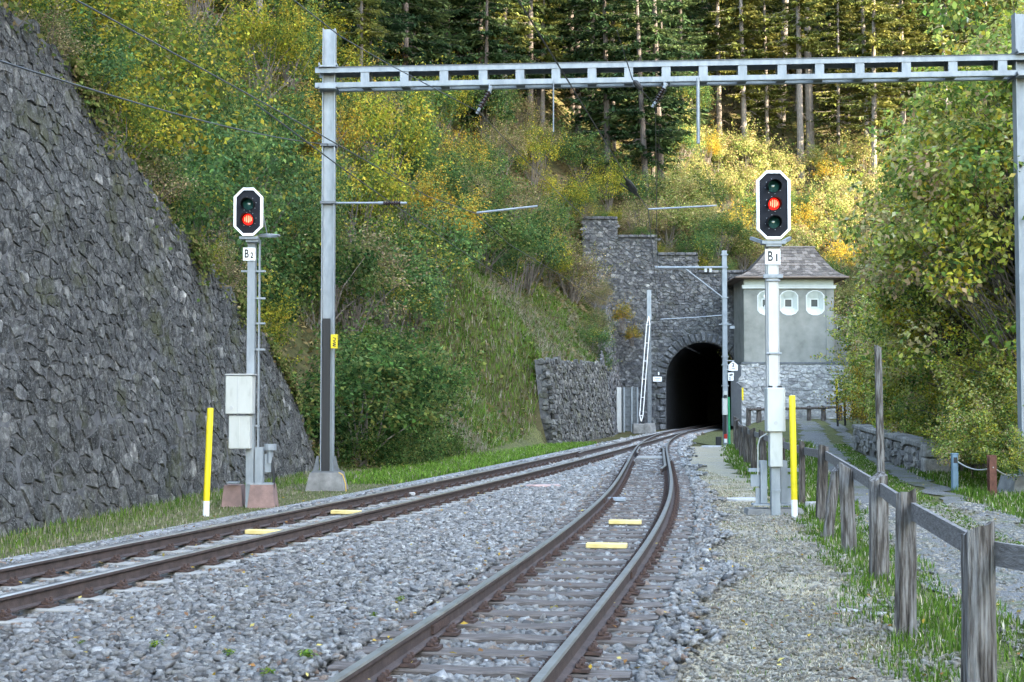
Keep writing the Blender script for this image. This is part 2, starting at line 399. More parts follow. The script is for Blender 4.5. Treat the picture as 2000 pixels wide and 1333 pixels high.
class MB:
    """collects shapes in world coordinates into one mesh"""
    def __init__(self): self.v = []; self.f = []; self.m = []; self.cur = 0
    def raw(self, V, Fs, mi=None):
        o = len(self.v)
        self.v.extend([tuple(map(float, p)) for p in V])
        for f in Fs:
            self.f.append([i + o for i in f]); self.m.append(self.cur if mi is None else mi)
        return self
    def box(self, c, s, rz=0.0, rx=0.0, ry=0.0, bev=0.0):
        hx, hy, hz = s[0] / 2, s[1] / 2, s[2] / 2
        M = Matrix.Translation(Vector(c)) @ Matrix.Rotation(rz, 4, 'Z') @ Matrix.Rotation(ry, 4, 'Y') @ Matrix.Rotation(rx, 4, 'X')
        if bev <= 0:
            V = [(-hx, -hy, -hz), (hx, -hy, -hz), (hx, hy, -hz), (-hx, hy, -hz), (-hx, -hy, hz), (hx, -hy, hz), (hx, hy, hz), (-hx, hy, hz)]
            Fs = [(0, 3, 2, 1), (4, 5, 6, 7), (0, 1, 5, 4), (1, 2, 6, 5), (2, 3, 7, 6), (3, 0, 4, 7)]
        else:
            b = min(bev, hx * .9, hy * .9, hz * .9)
            def ring(x, y, z): return [(-x + b, -y, z), (x - b, -y, z), (x, -y + b, z), (x, y - b, z), (x - b, y, z), (-x + b, y, z), (-x, y - b, z), (-x, -y + b, z)]
            def ringin(x, y, z): return [(-x + b, -y + b, z), (x - b, -y + b, z), (x - b, -y + b, z), (x - b, y - b, z), (x - b, y - b, z), (-x + b, y - b, z), (-x + b, y - b, z), (-x + b, -y + b, z)]
            V = ringin(hx, hy, -hz) + ring(hx, hy, -hz + b) + ring(hx, hy, hz - b) + ringin(hx, hy, hz)
            Fs = []
            for k in range(3):
                for i in range(8):
                    j = (i + 1) % 8
                    Fs.append((k * 8 + i, k * 8 + j, k * 8 + 8 + j, k * 8 + 8 + i))
            Fs.append(tuple(range(7, -1, -1))); Fs.append(tuple(range(24, 32)))
        return self.raw([M @ Vector(p) for p in V], Fs)
    def beam(self, p0, p1, w, h=None, up=(0, 0, 1)):
        p0 = Vector(p0); p1 = Vector(p1); h = h or w
        d = (p1 - p0).normalized(); u = Vector(up)
        if abs(d.dot(u)) > .99: u = Vector((0, 1, 0))
        x = d.cross(u).normalized(); y = x.cross(d).normalized()
        V = []
        for p in (p0, p1):
            for a, b in ((-1, -1), (1, -1), (1, 1), (-1, 1)): V.append(p + x * a * w / 2 + y * b * h / 2)
        return self.raw(V, [(0, 1, 2, 3), (7, 6, 5, 4), (0, 4, 5, 1), (1, 5, 6, 2), (2, 6, 7, 3), (3, 7, 4, 0)])
    def tube(self, pts, r, n=8, caps=True):
        pts = [Vector(p) for p in pts]
        rs = r if isinstance(r, (list, tuple)) else [r] * len(pts)
        V = []; Fs = []
        ref = None
        for i, p in enumerate(pts):
            d = (pts[min(i + 1, len(pts) - 1)] - pts[max(i - 1, 0)]).normalized()
            u = Vector((0, 0, 1)) if abs(d.z) < .9 else Vector((0, 1, 0))
            if ref is not None: u = ref
            x = d.cross(u).normalized(); y = x.cross(d).normalized(); ref = y
            for k in range(n):
                a = 2 * math.pi * k / n
                V.append(p + (x * math.cos(a) + y * math.sin(a)) * rs[i])
        for i in range(len(pts) - 1):
            for k in range(n):
                k2 = (k + 1) % n
                Fs.append((i * n + k, i * n + k2, (i + 1) * n + k2, (i + 1) * n + k))
        if caps:
            Fs.append(tuple(range(n - 1, -1, -1))); Fs.append(tuple((len(pts) - 1) * n + k for k in range(n)))
        return self.raw(V, Fs)
    def prism(self, poly, p0, ax, ay, az, depth):
        """poly in (a,b) plane spanned by ax, ay at p0, extruded along az"""
        p0 = Vector(p0); ax = Vector(ax); ay = Vector(ay); az = Vector(az); n = len(poly)
        V = [p0 + ax * a + ay * b for a, b in poly] + [p0 + ax * a + ay * b + az * depth for a, b in poly]
        Fs = [tuple(range(n)), tuple(range(2 * n - 1, n - 1, -1))] + [(i, n + i, n + (i + 1) % n, (i + 1) % n) for i in range(n)]
        return self.raw(V, Fs)
    def frustum(self, c, s0, s1, h):
        x, y, z = c
        V = []
        for (sx, sy), zz in ((s0, z), (s1, z + h)):
            V += [(x - sx / 2, y - sy / 2, zz), (x + sx / 2, y - sy / 2, zz), (x + sx / 2, y + sy / 2, zz), (x - sx / 2, y + sy / 2, zz)]
        return self.raw(V, [(0, 3, 2, 1), (4, 5, 6, 7), (0, 1, 5, 4), (1, 2, 6, 5), (2, 3, 7, 6), (3, 0, 4, 7)])
    def build(self, name, mats, parent=None, loc=None, smooth=False, tint=None):
        if parent is not None: off = base_of(parent)
        else:
            if loc is None:
                a = np.array(self.v); loc = ((a[:, 0].min() + a[:, 0].max()) / 2, (a[:, 1].min() + a[:, 1].max()) / 2, a[:, 2].min())
            off = np.array(loc, float)
        me = mesh_np(name, np.array(self.v) - off, self.f, mats, tint=tint, smooth=False, mi=self.m)
        if smooth:
            me.polygons.foreach_set('use_smooth', np.ones(len(me.polygons), bool)); 
            try: me.set_sharp_from_angle(angle=R(40))
            except Exception: pass
        return add(name, me, parent, None if parent is not None else loc)

def text(s, size, loc, parent, matname='black_paint', squash=1.0, name='lettering', depth=0.002, roll=0.0, bold=0.0):
    cu = bpy.data.curves.new('txt', 'FONT'); cu.body = s; cu.size = size; cu.align_x = 'CENTER'; cu.align_y = 'CENTER'; cu.extrude = depth; cu.offset = bold
    ob = bpy.data.objects.new('txt', cu); COL.objects.link(ob)
    bpy.context.view_layer.update()
    me = bpy.data.meshes.new_from_object(ob)
    bpy.data.objects.remove(ob); bpy.data.curves.remove(cu)
    me.materials.clear(); me.materials.append(MATS[matname])
    off = Vector(base_of(parent))
    M = Matrix.Translation(Vector(loc) - off) @ Matrix.Rotation(math.pi / 2, 4, 'X') @ Matrix.Rotation(roll, 4, 'Z') @ Matrix.Diagonal((squash, 1, 1, 1))
    me.transform(M)
    return add(name, me, parent)

# ------------------------------------------------------------------ terrain
WX = lambda Y: -8.01 + 0.085 * np.asarray(Y, float)       # foot of the rubble wall
BAT = 0.12
_outl = [(0, 5), (50, 40), (110, 95), (180, 185), (240, 290), (300, 380), (360, 455), (420, 530), (480, 600), (540, 700), (580, 790), (610, 880)]
_w = []
for px_, py_ in _outl:
    a_ = (px_ - 1000) / F - .085 + BAT * (793 - py_) / F
    Yw = (-8.01 - 1.6 * BAT) / a_
    _w.append((Yw, max(0.15, 1.6 + (793 - py_) / F * Yw)))
_w = [(3.0, 7.6), (12.0, 7.3)] + _w + [(_w[-1][0] + 0.8, 0.1)]
_w = np.array(_w); _w = _w[np.argsort(_w[:, 0])]
def WH(Y): return np.interp(Y, _w[:, 0], _w[:, 1])
WEND = _w[-1, 0]

PATHC = np.array([(-4, 3.9), (6, 4.3), (12, 4.95), (16, 5.35), (20, 5.95), (30, 7.75), (40, 9.6), (50, 11.6), (60, 13.4), (75, 16.2), (86, 18.0), (92, 19.0)])
def PC(Y): return np.interp(Y, PATHC[:, 0], PATHC[:, 1])
PBX = np.array([(-160, 95), (-80, 60), (-20, 30), (2, 16.5), (5, 14.2), (7.5, 13.0), (10.2, 11.7), (13, 10.5), (16.2, 10.2), (18, 6.5), (25, 5), (60, 5), (260, 40)], float)

def hz(X, Y, detail=True):
    X = np.asarray(X, float); Y = np.asarray(Y, float)
    s = (CL(Y) - X) * 0.98
    # slope beside the track, past the rubble wall
    s0 = np.interp(Y, [30, 36, 45, 58, 62, 82, 100, 110], [5.2, 5.0, 4.3, 4.0, 4.0, 4.1, 5.7, 6.0])
    stepz = np.interp(Y, [30, 57, 61.5, 80, 97], [0, 0, 3.3, 3.8, 6.5]) * sstep(0, 0.35, s - s0)
    zl = np.where(s > s0, 0.98 * (s - s0) - 0.25 * np.clip(1.5 - (s - s0), 0, 1.5) * np.clip(s - s0, 0, 1.0), 0) + stepz
    zl = np.where(s > 40, zl - 0.35 * (s - 40), zl)
    # behind the rubble wall
    dw = (WX(Y) - BAT * WH(Y) - 0.55) - X
    zw = np.where(dw > 0, sstep(0, 0.4, dw) * (WH(Y) - 0.12) + 0.75 * np.clip(dw, 0, 60), 0)
    t = sstep(WEND - 1.5, WEND + 4, Y)
    z = np.where(X < 3, (1 - t) * zw + t * zl, np.where(s > s0, zl * t, 0))
    # rise behind the portal
    inp = sstep(4.0, 5.0, X) * (1 - sstep(16.4, 16.8, X))
    wA = sstep(90, 103, Y); wB = sstep(100.55, 101.0, Y)
    w = wA * (1 - inp) + wB * inp
    w = np.where(X > 16.4, sstep(101, 104, Y), w)
    zp = np.interp(X, PBX[:, 0], PBX[:, 1]) + 0.62 * np.clip(Y - 100.5, 0, 400)
    z = np.where(Y > 89, np.maximum(z * (1 - w) + np.maximum(z, zp) * w, z), z)
    # open ground to the right climbs gently to the house
    right = sstep(2.0, 5.0, X - CR(Y)) * (1 - w)
    z = z + right * 0.8 * sstep(48, 88, Y)
    bank = np.clip(X - PC(Y) - 3.2, 0, 40) * 0.10 * sstep(14, 24, Y)
    z = z + bank * (1 - w)
    # unseen ridge off to the right, added and shaped to shade the valley
    shade_ridge = np.interp(Y, [-220, -60, 10, 25, 36, 60, 110, 150], [70, 100, 104, 100, 60, 54, 45, 0]) + 7 * (vnoise(X, Y, 9, 3) - .5) + 4 * (vnoise(X, Y, 4, 5) - .5)
    z = z + shade_ridge * sstep(52, 120, X) * (1 - 0.6 * sstep(150, 230, X)) * (1 - sstep(118, 150, Y))
    if detail:
        steep = np.clip(z, 0, 3) / 3
        z = z + steep * (0.9 * (vnoise(X, Y, 5.0, 1) - .5) + 0.35 * (vnoise(X, Y, 1.7, 2) - .5))
    return z - 0.10

def axis(*segs):
    out = []
    for a, b, d in segs: out.append(np.arange(a, b, d))
    return np.unique(np.round(np.concatenate(out + [np.array([segs[-1][1]])]), 3))
gx = axis((-260, -60, 8), (-60, -24, 2.0), (-24, 26, 0.5), (26, 60, 2), (60, 140, 4), (140, 320, 12))
gy = axis((-220, -20, 8), (-20, 4, 2), (4, 106, 0.6), (106, 170, 2), (170, 420, 8))
AX0 = 13.6
XX, YY = np.meshgrid(gx, gy)
ZZ = hz(XX, YY)
V = np.stack([XX.ravel(), YY.ravel(), ZZ.ravel()], 1)
nx, ny = len(gx), len(gy)
ii, jj = np.meshgrid(np.arange(nx - 1), np.arange(ny - 1))
a = (jj * nx + ii).ravel()
FQ = np.stack([a, a + 1, a + nx + 1, a + nx], 1)
# leave the mouth of the tunnel open
cx = XX[:-1, :-1].ravel() + .25; cy = YY[:-1, :-1].ravel() + .3
zc4 = np.minimum(np.minimum(ZZ[:-1, :-1], ZZ[1:, :-1]), np.minimum(ZZ[:-1, 1:], ZZ[1:, 1:])).ravel()
hole = (np.abs(cx - AX0) < 2.9) & (cy > 99.9) & (cy < 102) & (zc4 < 8)
me = mesh_np('terrain', V, FQ[~hole], 'forest_floor', smooth=True)
tag(add('terrain', me), kind='structure', label='valley floor and steep wooded slope around the railway')

def strip(name, left, right, y0, y1, z, mat, label, step=0.5, cross=6, follow=True, lift=0.0):
    ys = np.arange(y0, y1 + step, step)
    V = []
    for y in ys:
        l, r = left(y), right(y)
        for k in range(cross + 1):
            x = l + (r - l) * k / cross
            V.append((x, y, (hz(x, y, False) + 0.10 + z) if follow else z))
    V = np.array(V, float); n = cross + 1; m = len(ys)
    i, j = np.meshgrid(np.arange(cross), np.arange(m - 1))
    a = (j * n + i).ravel()
    me = mesh_np(name, V, np.stack([a, a + 1, a + n + 1, a + n], 1), mat, smooth=True)
    return tag(add(name, me), kind='structure', label=label)

wob = lambda y, s, a: a * (vnoise(y, 0.0, 1.3, s) - .5) + a * .6 * (vnoise(y, 0.0, 0.4, s + 9) - .5)
BL = lambda y: CL(y) - 1.75 + wob(y, 21, .35) * 1.0
BR = lambda y: np.maximum(CR(y), CL(y)) + 1.32 + wob(y, 22, .5)
strip('ballast_bed', lambda y: CL(y) - 2.0, lambda y: max(CR(y), CL(y)) + 1.2, 2, 101, -0.035, 'ballast_ground', 'grey crushed stone bed under the two tracks', follow=False)
FXL = np.array([(2, 1.9), (5, 2.2), (7.5, 2.47), (9.9, 2.75), (13.2, 3.4), (15.8, 3.72), (20.5, 4.46), (30, 5.5), (40, 6.5), (52, 8.2), (60, 9.3)])
FX0 = lambda y: np.interp(y, FXL[:, 0], FXL[:, 1])
strip('verge', lambda y: CR(y) + .9, lambda y: FX0(y) - .35 + wob(y, 35, .6), 2, 58, -0.055, 'verge_ground', 'dry grassy gravel verge between track and fence')
strip('gravel_path', lambda y: PC(y) - 1.1 + wob(y, 31, .45), lambda y: PC(y) - .02 + wob(y, 32, .4), 2, 92, -0.045, 'path_gravel', 'grey gravel wheel track of the path closer to the wooden fence', cross=3)
strip('gravel_path', lambda y: PC(y) + .65 + wob(y, 33, .4), lambda y: PC(y) + 1.15 + wob(y, 34, .5), 2, 92, -0.045, 'path_gravel', 'grey gravel wheel track of the path closer to the low stone wall', cross=3)
strip('grass_verge', lambda y: FX0(y) - .9, lambda y: PC(y) + 8.0, 2, 92, -0.065, 'grass_ground', 'grass on both sides of the gravel path', cross=14)
strip('grass_strip', lambda y: min(WX(y) - .1, CL(y) - 2.0), lambda y: CL(y) - 1.6, 4, 60, -0.05, 'grass_ground', 'grass strip between ballast and rubble wall')

# ------------------------------------------------------------------ railway tracks
RH = 0.16                                                  # rail head height
def frame(cfun, Y):
    e = 0.05
    d = Vector((float(cfun(Y + e) - cfun(Y - e)), 2 * e, 0)).normalized()
    return Vector((float(cfun(Y)), Y, 0)), d, Vector((d.y, -d.x, 0))     # point, tangent, right-hand normal

RAILP = [(-.055, .022), (.055, .022), (.055, .032), (.012, .044), (.010, .115), (.030, .124), (.032, .148), (.024, RH), (-.024, RH), (-.032, .148), (-.030, .124), (-.010, .115), (-.012, .044), (-.055, .032)]
def rail_mesh(cfun, off, y0, y1, parent, name='rail', dz=0.0, step=0.6, offf=None):
    ys = np.arange(y0, y1 + 1e-6, step)
    V = []; n = len(RAILP)
    for y in ys:
        p, t, r = frame(cfun, y)
        o = off if offf is None else offf(y)
        for a, b in RAILP:
            q = p + r * (o + a); V.append((q.x, q.y, b + dz))
    Fs = []; mi = []
    for i in range(len(ys) - 1):
        for k in range(n):
            k2 = (k + 1) % n
            Fs.append((i * n + k, i * n + k2, (i + 1) * n + k2, (i + 1) * n + k)); mi.append(1 if k in (6, 7, 8) else 0)
    Fs += [tuple(range(n - 1, -1, -1)), tuple((len(ys) - 1) * n + k for k in range(n))]; mi += [0, 0]
    me = mesh_np(name, np.array(V) - base_of(parent), Fs, ['rail_rust', 'rail_top'], mi=mi)
    return add(name, me, parent)

def arc_positions(cfun, y0, y1, sp):
    ys = np.arange(y0, y1, 0.02)
    xs = cfun(ys)
    L = np.concatenate([[0], np.cumsum(np.hypot(np.diff(xs), np.diff(ys)))])
    return np.interp(np.arange(0, L[-1], sp), L, ys)

GA = 0.53
# shared sleeper and fastening meshes (local axes: x across the track, y along it)
def sleeper_variant(seed, L, W, H, rough):
    rg = np.random.default_rng(seed)
    xs = np.linspace(-L / 2, L / 2, 9); V = []; Fs = []
    for i, x in enumerate(xs):
        w = W / 2 * (1 + rough * rg.uniform(-.12, .12)); w2 = W / 2 * (1 + rough * rg.uniform(-.12, .12))
        ch = 0.012
        zt = rough * rg.uniform(-.012, .006)
        V += [(x, -w, -H), (x, -w, zt - ch), (x, -w + ch * 1.5, zt), (x, w2 - ch * 1.5, zt), (x, w2, zt - ch), (x, w2, -H)]
    n = 6
    for i in range(8):
        for k in range(n):
            k2 = (k + 1) % n
            Fs.append((i * n + k, (i + 1) * n + k, (i + 1) * n + k2, i * n + k2))
    Fs += [tuple(range(n)), tuple(8 * n + k for k in range(n - 1, -1, -1))]
    return V, Fs
SLW = [mesh_np('sleeper', *sleeper_variant(50 + k, 1.85, 0.20, 0.12, 1.0), 'sleeper_wood') for k in range(6)]
SLC = [mesh_np('sleeper', *sleeper_variant(70 + k, 1.85, 0.21, 0.12, 0.25), 'sleeper_concrete') for k in range(3)]
def plate_mesh():
    b = MB()
    b.box((0, 0, 0.010), (0.30, 0.15, 0.02))
    for sx in (-1, 1):
        b.box((sx * .085, 0, .036), (.045, .11, .034), bev=.008)
        b.box((sx * .118, 0.0, .028), (.03, .06, .02))
        for yy in (-.038, .038):
            b.tube([(sx * .10, yy, .02), (sx * .10, yy, .075)], .013, 6)
            b.tube([(sx * .10, yy, .046), (sx * .10, yy, .062)], .021, 6)
    return mesh_np('tie_plate', np.array(b.v), b.f, 'fastener_rust')
PLATE = plate_mesh()
def lay(track, cfun, y0, y1, sp, meshes, detail_to, zoff=0.0, half=None):
    pos = arc_positions(cfun, y0, y1, sp)
    out = []
    for i, y in enumerate(pos):
        y = float(y) + random.uniform(-.03, .03)
        p, t, r = frame(cfun, y)
        ang = math.atan2(r.y, r.x) + random.uniform(-.015, .015)
        s = add('sleeper', meshes[i % len(meshes)], track)
        s.location = Vector((p.x, p.y, zoff + random.uniform(-.006, .004))) - Vector(base_of(track))
        s.rotation_euler = (0, 0, ang)
        out.append(y)
        if y < detail_to:
            for sx in (-1, 1):
                q = add('tie_plate', PLATE, s)
                q.location = (sx * GA, 0, 0.002)
    return out

tl = thing('railway_track', 'straight railway track with concrete sleepers running past the rubble wall into the tunnel', 'railway track', (float(CL(5)), 5, 0))
slY_L = lay(tl, CL, 8.5, 62, 0.62, SLC, 45)
rail_mesh(CL, -GA, 3, 128, tl); rail_mesh(CL, GA, 3, 128, tl)
tr = thing('railway_track', 'curved siding track on worn wooden sleepers joining the main line at the points', 'railway track', (float(CR(5)), 5, 0))
slY_R = lay(tr, CR, 5.2, 60, 0.60, SLW, 40, 0.006)
rail_mesh(CR, -GA, 3, 76, tr, dz=-0.003); rail_mesh(CR, GA, 3, 80, tr, dz=-0.003)
# guard rail, wing rails and crossing of the points
rail_mesh(CR, GA - .115, 33, 50, tr, 'guard_rail', -0.006, offf=lambda y: GA - .105 - .10 * (float(sstep(48, 50, y)) + 1 - float(sstep(33, 35, y))))
rail_mesh(CL, -GA + .115, 44, 60, tl, 'guard_rail', -0.006, offf=lambda y: -GA + .105 + .10 * (float(sstep(58, 60, y)) + 1 - float(sstep(44, 46, y))))
rail_mesh(CR, -GA, 44, 51, tr, 'wing_rail', -0.005, offf=lambda y: -GA + .11 + .05 * (1 - float(sstep(44, 46, y))))
b = MB()
for k, yy in enumerate((43.0, 43.6, 44.2)):
    p, t, r = frame(CR, yy)
    b.box((p.x, p.y, 0.02), (0.80, 0.5, 0.05), math.atan2(r.y, r.x), bev=.01)
b.build('crossing_board', 'sleeper_concrete', tr)
# joint bars (fishplates) on the siding rails
for yy, sgn in ((9.9, -1), (13.2, 1), (23.0, -1), (27.6, 1)):
    p, t, r = frame(CR, yy)
    b = MB()
    for s2 in (-1, 1):
        q = p + r * (sgn * GA + s2 * .022)
        b.beam((q.x - t.x * .25, q.y - t.y * .25, .08), (q.x + t.x * .25, q.y + t.y * .25, .08), .02, .06)
    b.build('fishplate', 'fastener_rust', tr)

# ------------------------------------------------------------------ ballast stones
def stone_protos(n, kind):
    out = []
    rg = np.random.default_rng(5)
    for k in range(n):
        if kind == 'box':
            v = np.array([(-1, -1, -1), (1, -1, -1), (1, 1, -1), (-1, 1, -1), (-1, -1, 1), (1, -1, 1), (1, 1, 1), (-1, 1, 1)], float)
            v = v * rg.uniform(.35, 1.05, v.shape)
            f = np.array([(0, 3, 2), (0, 2, 1), (4, 5, 6), (4, 6, 7), (0, 1, 5), (0, 5, 4), (1, 2, 6), (1, 6, 5), (2, 3, 7), (2, 7, 6), (3, 0, 4), (3, 4, 7)])
        else:
            g = (1 + 5 ** .5) / 2
            v = np.array([(-1, g, 0), (1, g, 0), (-1, -g, 0), (1, -g, 0), (0, -1, g), (0, 1, g), (0, -1, -g), (0, 1, -g), (g, 0, -1), (g, 0, 1), (-g, 0, -1), (-g, 0, 1)]) / 1.9
            v = v * rg.uniform(.62, 1.1, (12, 1)) + rg.normal(0, .08, (12, 3))
            f = np.array([(0, 11, 5), (0, 5, 1), (0, 1, 7), (0, 7, 10), (0, 10, 11), (1, 5, 9), (5, 11, 4), (11, 10, 2), (10, 7, 6), (7, 1, 8), (3, 9, 4), (3, 4, 2), (3, 2, 6), (3, 6, 8), (3, 8, 9), (4, 9, 5), (2, 4, 11), (6, 2, 10), (8, 6, 7), (9, 8, 1)])
        out.append((v, f))
    return out
def rot_mats(n, rg, tilt):
    a = rg.uniform(0, 2 * np.pi, n); b_ = rg.normal(0, tilt, n); c_ = rg.normal(0, tilt, n)
    ca, sa, cb, sb, cc, sc = np.cos(a), np.sin(a), np.cos(b_), np.sin(b_), np.cos(c_), np.sin(c_)
    z = np.zeros(n); o = np.ones(n)
    Rz = np.stack([ca, -sa, z, sa, ca, z, z, z, o], 1).reshape(n, 3, 3)
    Ry = np.stack([cb, z, sb, z, o, z, -sb, z, cb], 1).reshape(n, 3, 3)
    Rx = np.stack([o, z, z, z, cc, -sc, z, sc, cc], 1).reshape(n, 3, 3)
    return Rz @ Ry @ Rx
def scatter_stones(pts, size, protos, rg, flat=(.35, .7), tilt=.28, tint=None):
    n = len(pts)
    M = rot_mats(n, rg, tilt)
    sc = np.stack([size * rg.uniform(.75, 1.25, n), size * rg.uniform(.6, 1.0, n), size * rg.uniform(*flat, n) * .8], 1)
    tn = np.clip(rg.normal(.5, .24, n), 0, .93) if tint is None else tint
    odd = rg.random(n) < .025; tn = np.where(odd, rg.uniform(.95, 1, n), tn)
    which = rg.integers(0, len(protos), n)
    Vs = []; Fs = []; Ts = []; off = 0
    for k, (v, f) in enumerate(protos):
        idx = np.nonzero(which == k)[0]
        if not len(idx): continue
        q = np.einsum('nij,nvj->nvi', M[idx], v[None] * sc[idx][:, None, :]) + pts[idx][:, None, :]
        nv = len(v)
        Vs.append(q.reshape(-1, 3))
        Fs.append((f[None] + (np.arange(len(idx)) * nv)[:, None, None] + off).reshape(-1, 3))
        Ts.append(np.repeat(tn[idx], nv)); off += len(idx) * nv
    return np.concatenate(Vs), np.concatenate(Fs), np.concatenate(Ts)

def near_sleeper(x, y, cfun, ys, hw):
    """lateral offset and distance along the track to the next sleeper"""
    dx = x - cfun(y); sl = (cfun(y + .5) - cfun(y - .5))
    c = 1 / np.hypot(1, sl); lat = dx * c; ysl = y + dx * c * c * sl * 1.0
    ya = np.sort(np.array(ys)); i = np.clip(np.searchsorted(ya, ysl), 1, len(ya) - 1)
    d = np.minimum(np.abs(ysl - ya[i]), np.abs(ysl - ya[i - 1])) / c
    return lat, d
rgb_ = np.random.default_rng(11)
VV = []; FF = []; TT = []; off = 0
BOX = stone_protos(14, 'box'); ICO = stone_protos(14, 'ico')
for (y0, y1, dens, size, pr) in ((5.8, 12, 820, .033, BOX), (12, 22, 600, .035, BOX), (22, 34, 350, .042, BOX), (34, 52, 200, .054, BOX), (52, 82, 80, .08, BOX)):
    xl = min(float(CL(y0)), float(CL(y1))) - 2; xl = max(xl, -.40 * y1); xr = float(max(CR(y1), CR(y0))) + 2.2
    n = int((xr - xl) * (y1 - y0) * dens)
    x = rgb_.uniform(xl, xr, n); y = rgb_.uniform(y0, y1, n)
    keep = (x > BL(y)) & (x < BR(y)) & (np.abs(x) < .385 * y + .4)
    # the ballast thins out towards its edge
    e = np.minimum(x - BL(y), BR(y) - x); keep &= rgb_.random(n) < np.clip(e / .5 + .08, 0, 1)
    latL, dL = near_sleeper(x, y, CL, slY_L, .1); latR, dR = near_sleeper(x, y, CR, slY_R, .1)
    onL = (np.abs(latL) < .93) & (dL < .115); onR = (np.abs(latR) < .95) & (dR < .125)
    keep &= ~(onR & (np.abs(latR) < .47) & (rgb_.random(n) < .965)) & ~(onR & (np.abs(latR) >= .47) & (rgb_.random(n) < .7)) & ~(onL & (rgb_.random(n) < .62))
    rail = (np.abs(np.abs(latL) - GA) < .075) | (np.abs(np.abs(latR) - GA) < .075)
    keep &= ~rail
    x, y, latL, latR = x[keep], y[keep], latL[keep], latR[keep]
    inside = (np.abs(latL) < .95) | (np.abs(latR) < .95)
    z = -.028 + rgb_.uniform(-.012, .02, len(x)) + np.where(inside, -.016, .012 + .03 * vnoise(x, y, .8, 8))
    # shoulder heaped up to the left of the main line
    e = np.clip((x - BL(y)) / .5, 0, 1); z = z - .07 * (1 - e) * (x < CL(y))
    sz = size * rgb_.lognormal(0, .28, len(x)); sz = np.clip(sz, size * .45, size * 1.9)
    dr_ = np.minimum(np.abs(np.abs(latL) - GA), np.abs(np.abs(latR) - GA))
    tn_ = np.clip(rgb_.normal(.5, .24, len(x)), 0, .93)
    tn_ = np.where(rgb_.random(len(x)) < .30 * np.exp(-dr_ / .25), rgb_.uniform(.945, 1, len(x)), tn_)
    v, f, t = scatter_stones(np.stack([x, y, z], 1), sz, pr, rgb_, tint=tn_)
    VV.append(v); FF.append(f + off); TT.append(t); off += len(v)
me = mesh_np('ballast', np.concatenate(VV), np.concatenate(FF), 'ballast_stone', tint=np.concatenate(TT))
tag(add('ballast', me), 'loose grey crushed stone ballast lying around both tracks', 'ballast', kind='stuff')
# fine gravel on the verge and the path
VV = []; FF = []; TT = []; off = 0
for (y0, y1, dens, size) in ((5.5, 12, 600, .0145), (12, 24, 290, .018)):
    n = int(9 * (y1 - y0) * dens)
    x = rgb_.uniform(0.6, 9.5, n); y = rgb_.uniform(y0, y1, n)
    d1 = (x > BR(y) - .3) & (x < PC(y) - 1.7) & (rgb_.random(n) < .4 + .6 * (vnoise(x, y, .9, 41) > .45))
    d2 = (np.abs(x - PC(y)) < 1.3) & (rgb_.random(n) < .7)
    keep = (d1 | d2) & (x < .38 * y + .3)
    x, y = x[keep], y[keep]
    z = np.full(len(x), -.048) + rgb_.uniform(-.004, .008, len(x))
    v, f, t = scatter_stones(np.stack([x, y, z], 1), size * rgb_.lognormal(0, .4, len(x)), BOX, rgb_, tint=rgb_.uniform(.3, .93, len(x)))
    VV.append(v); FF.append(f + off); TT.append(t); off += len(v)
me = mesh_np('gravel', np.concatenate(VV), np.concatenate(FF), 'verge_stone', tint=np.concatenate(TT))
tag(add('gravel', me), 'fine pale gravel scattered over verge and path', 'gravel', kind='stuff')

# yellow boards, slabs and box lying between and beside the rails
def board(px, py, w, d, h, cfun, mat, name, label, cat, group=None, z=0.0):
    g = G(px, py, z + h)
    p, t, r = frame(cfun, g.y)
    b = MB(); b.box((g.x, g.y, z + h / 2), (w, d, h), math.atan2(r.y, r.x), bev=.008)
    o = b.build(name, mat)
    return tag(o, label, cat, group)
board(1185, 1061, .46, .15, .055, CR, 'yellow_board', 'marker_board', 'yellow board between the siding rails, the one farther from the points', 'board', 'yellow boards between the rails')
board(1221, 1016, .44, .15, .055, CR, 'yellow_board', 'marker_board', 'yellow board between the siding rails, the one closer to the points', 'board', 'yellow boards between the rails')
board(516, 1035, .46, .15, .055, CL, 'yellow_board', 'marker_board', 'yellow board between the main line rails beside the two lamp signal', 'board', 'yellow boards between the rails')
board(676, 997, .44, .15, .055, CL, 'yellow_board', 'marker_board', 'yellow board between the main line rails beside the gantry mast', 'board', 'yellow boards between the rails')
board(790, 962, .40, .15, .055, CL, 'grey_slab', 'marker_board', 'small grey board between the main line rails', 'board')
board(1204, 972, .32, .20, .06, CR, 'galvanised', 'rail_box', 'small blue grey metal box between the siding rails', 'box')
def slab(px, py, w, d, h, mat, name, label, cat, rz=0.0, group=None, seed=1, z=-.03):
    g = G(px, py, z + h); rg = np.random.default_rng(seed)
    n = 9; pts = []
    for k in range(n):
        a = 2 * math.pi * k / n; c_, s_ = math.cos(a), math.sin(a); q = 1 / max(abs(c_), abs(s_)) ** .8
        pts.append((c_ * q * w / 2 * rg.uniform(.85, 1.05), s_ * q * d / 2 * rg.uniform(.85, 1.05)))
    b = MB()
    V = []
    for zz, sc in ((z - .03, 1.0), (z + h * .7, 1.0), (z + h, .93)):
        for a, c_ in pts:
            V.append((g.x + (a * math.cos(rz) - c_ * math.sin(rz)) * sc, g.y + (a * math.sin(rz) + c_ * math.cos(rz)) * sc, zz + rg.uniform(-.006, .006)))
    Fs = [tuple(range(n - 1, -1, -1)), tuple(2 * n + k for k in range(n))]
    for l in range(2):
        for k in range(n): Fs.append((l * n + k, l * n + (k + 1) % n, (l + 1) * n + (k + 1) % n, (l + 1) * n + k))
    b.raw(V, Fs)
    return tag(b.build(name, mat), label, cat, group)
slab(1062, 947, .72, .34, .035, 'pink_slab', 'stone_slab', 'flat pinkish stone slab lying on the ballast between the tracks', 'slab', .05, z=.03)
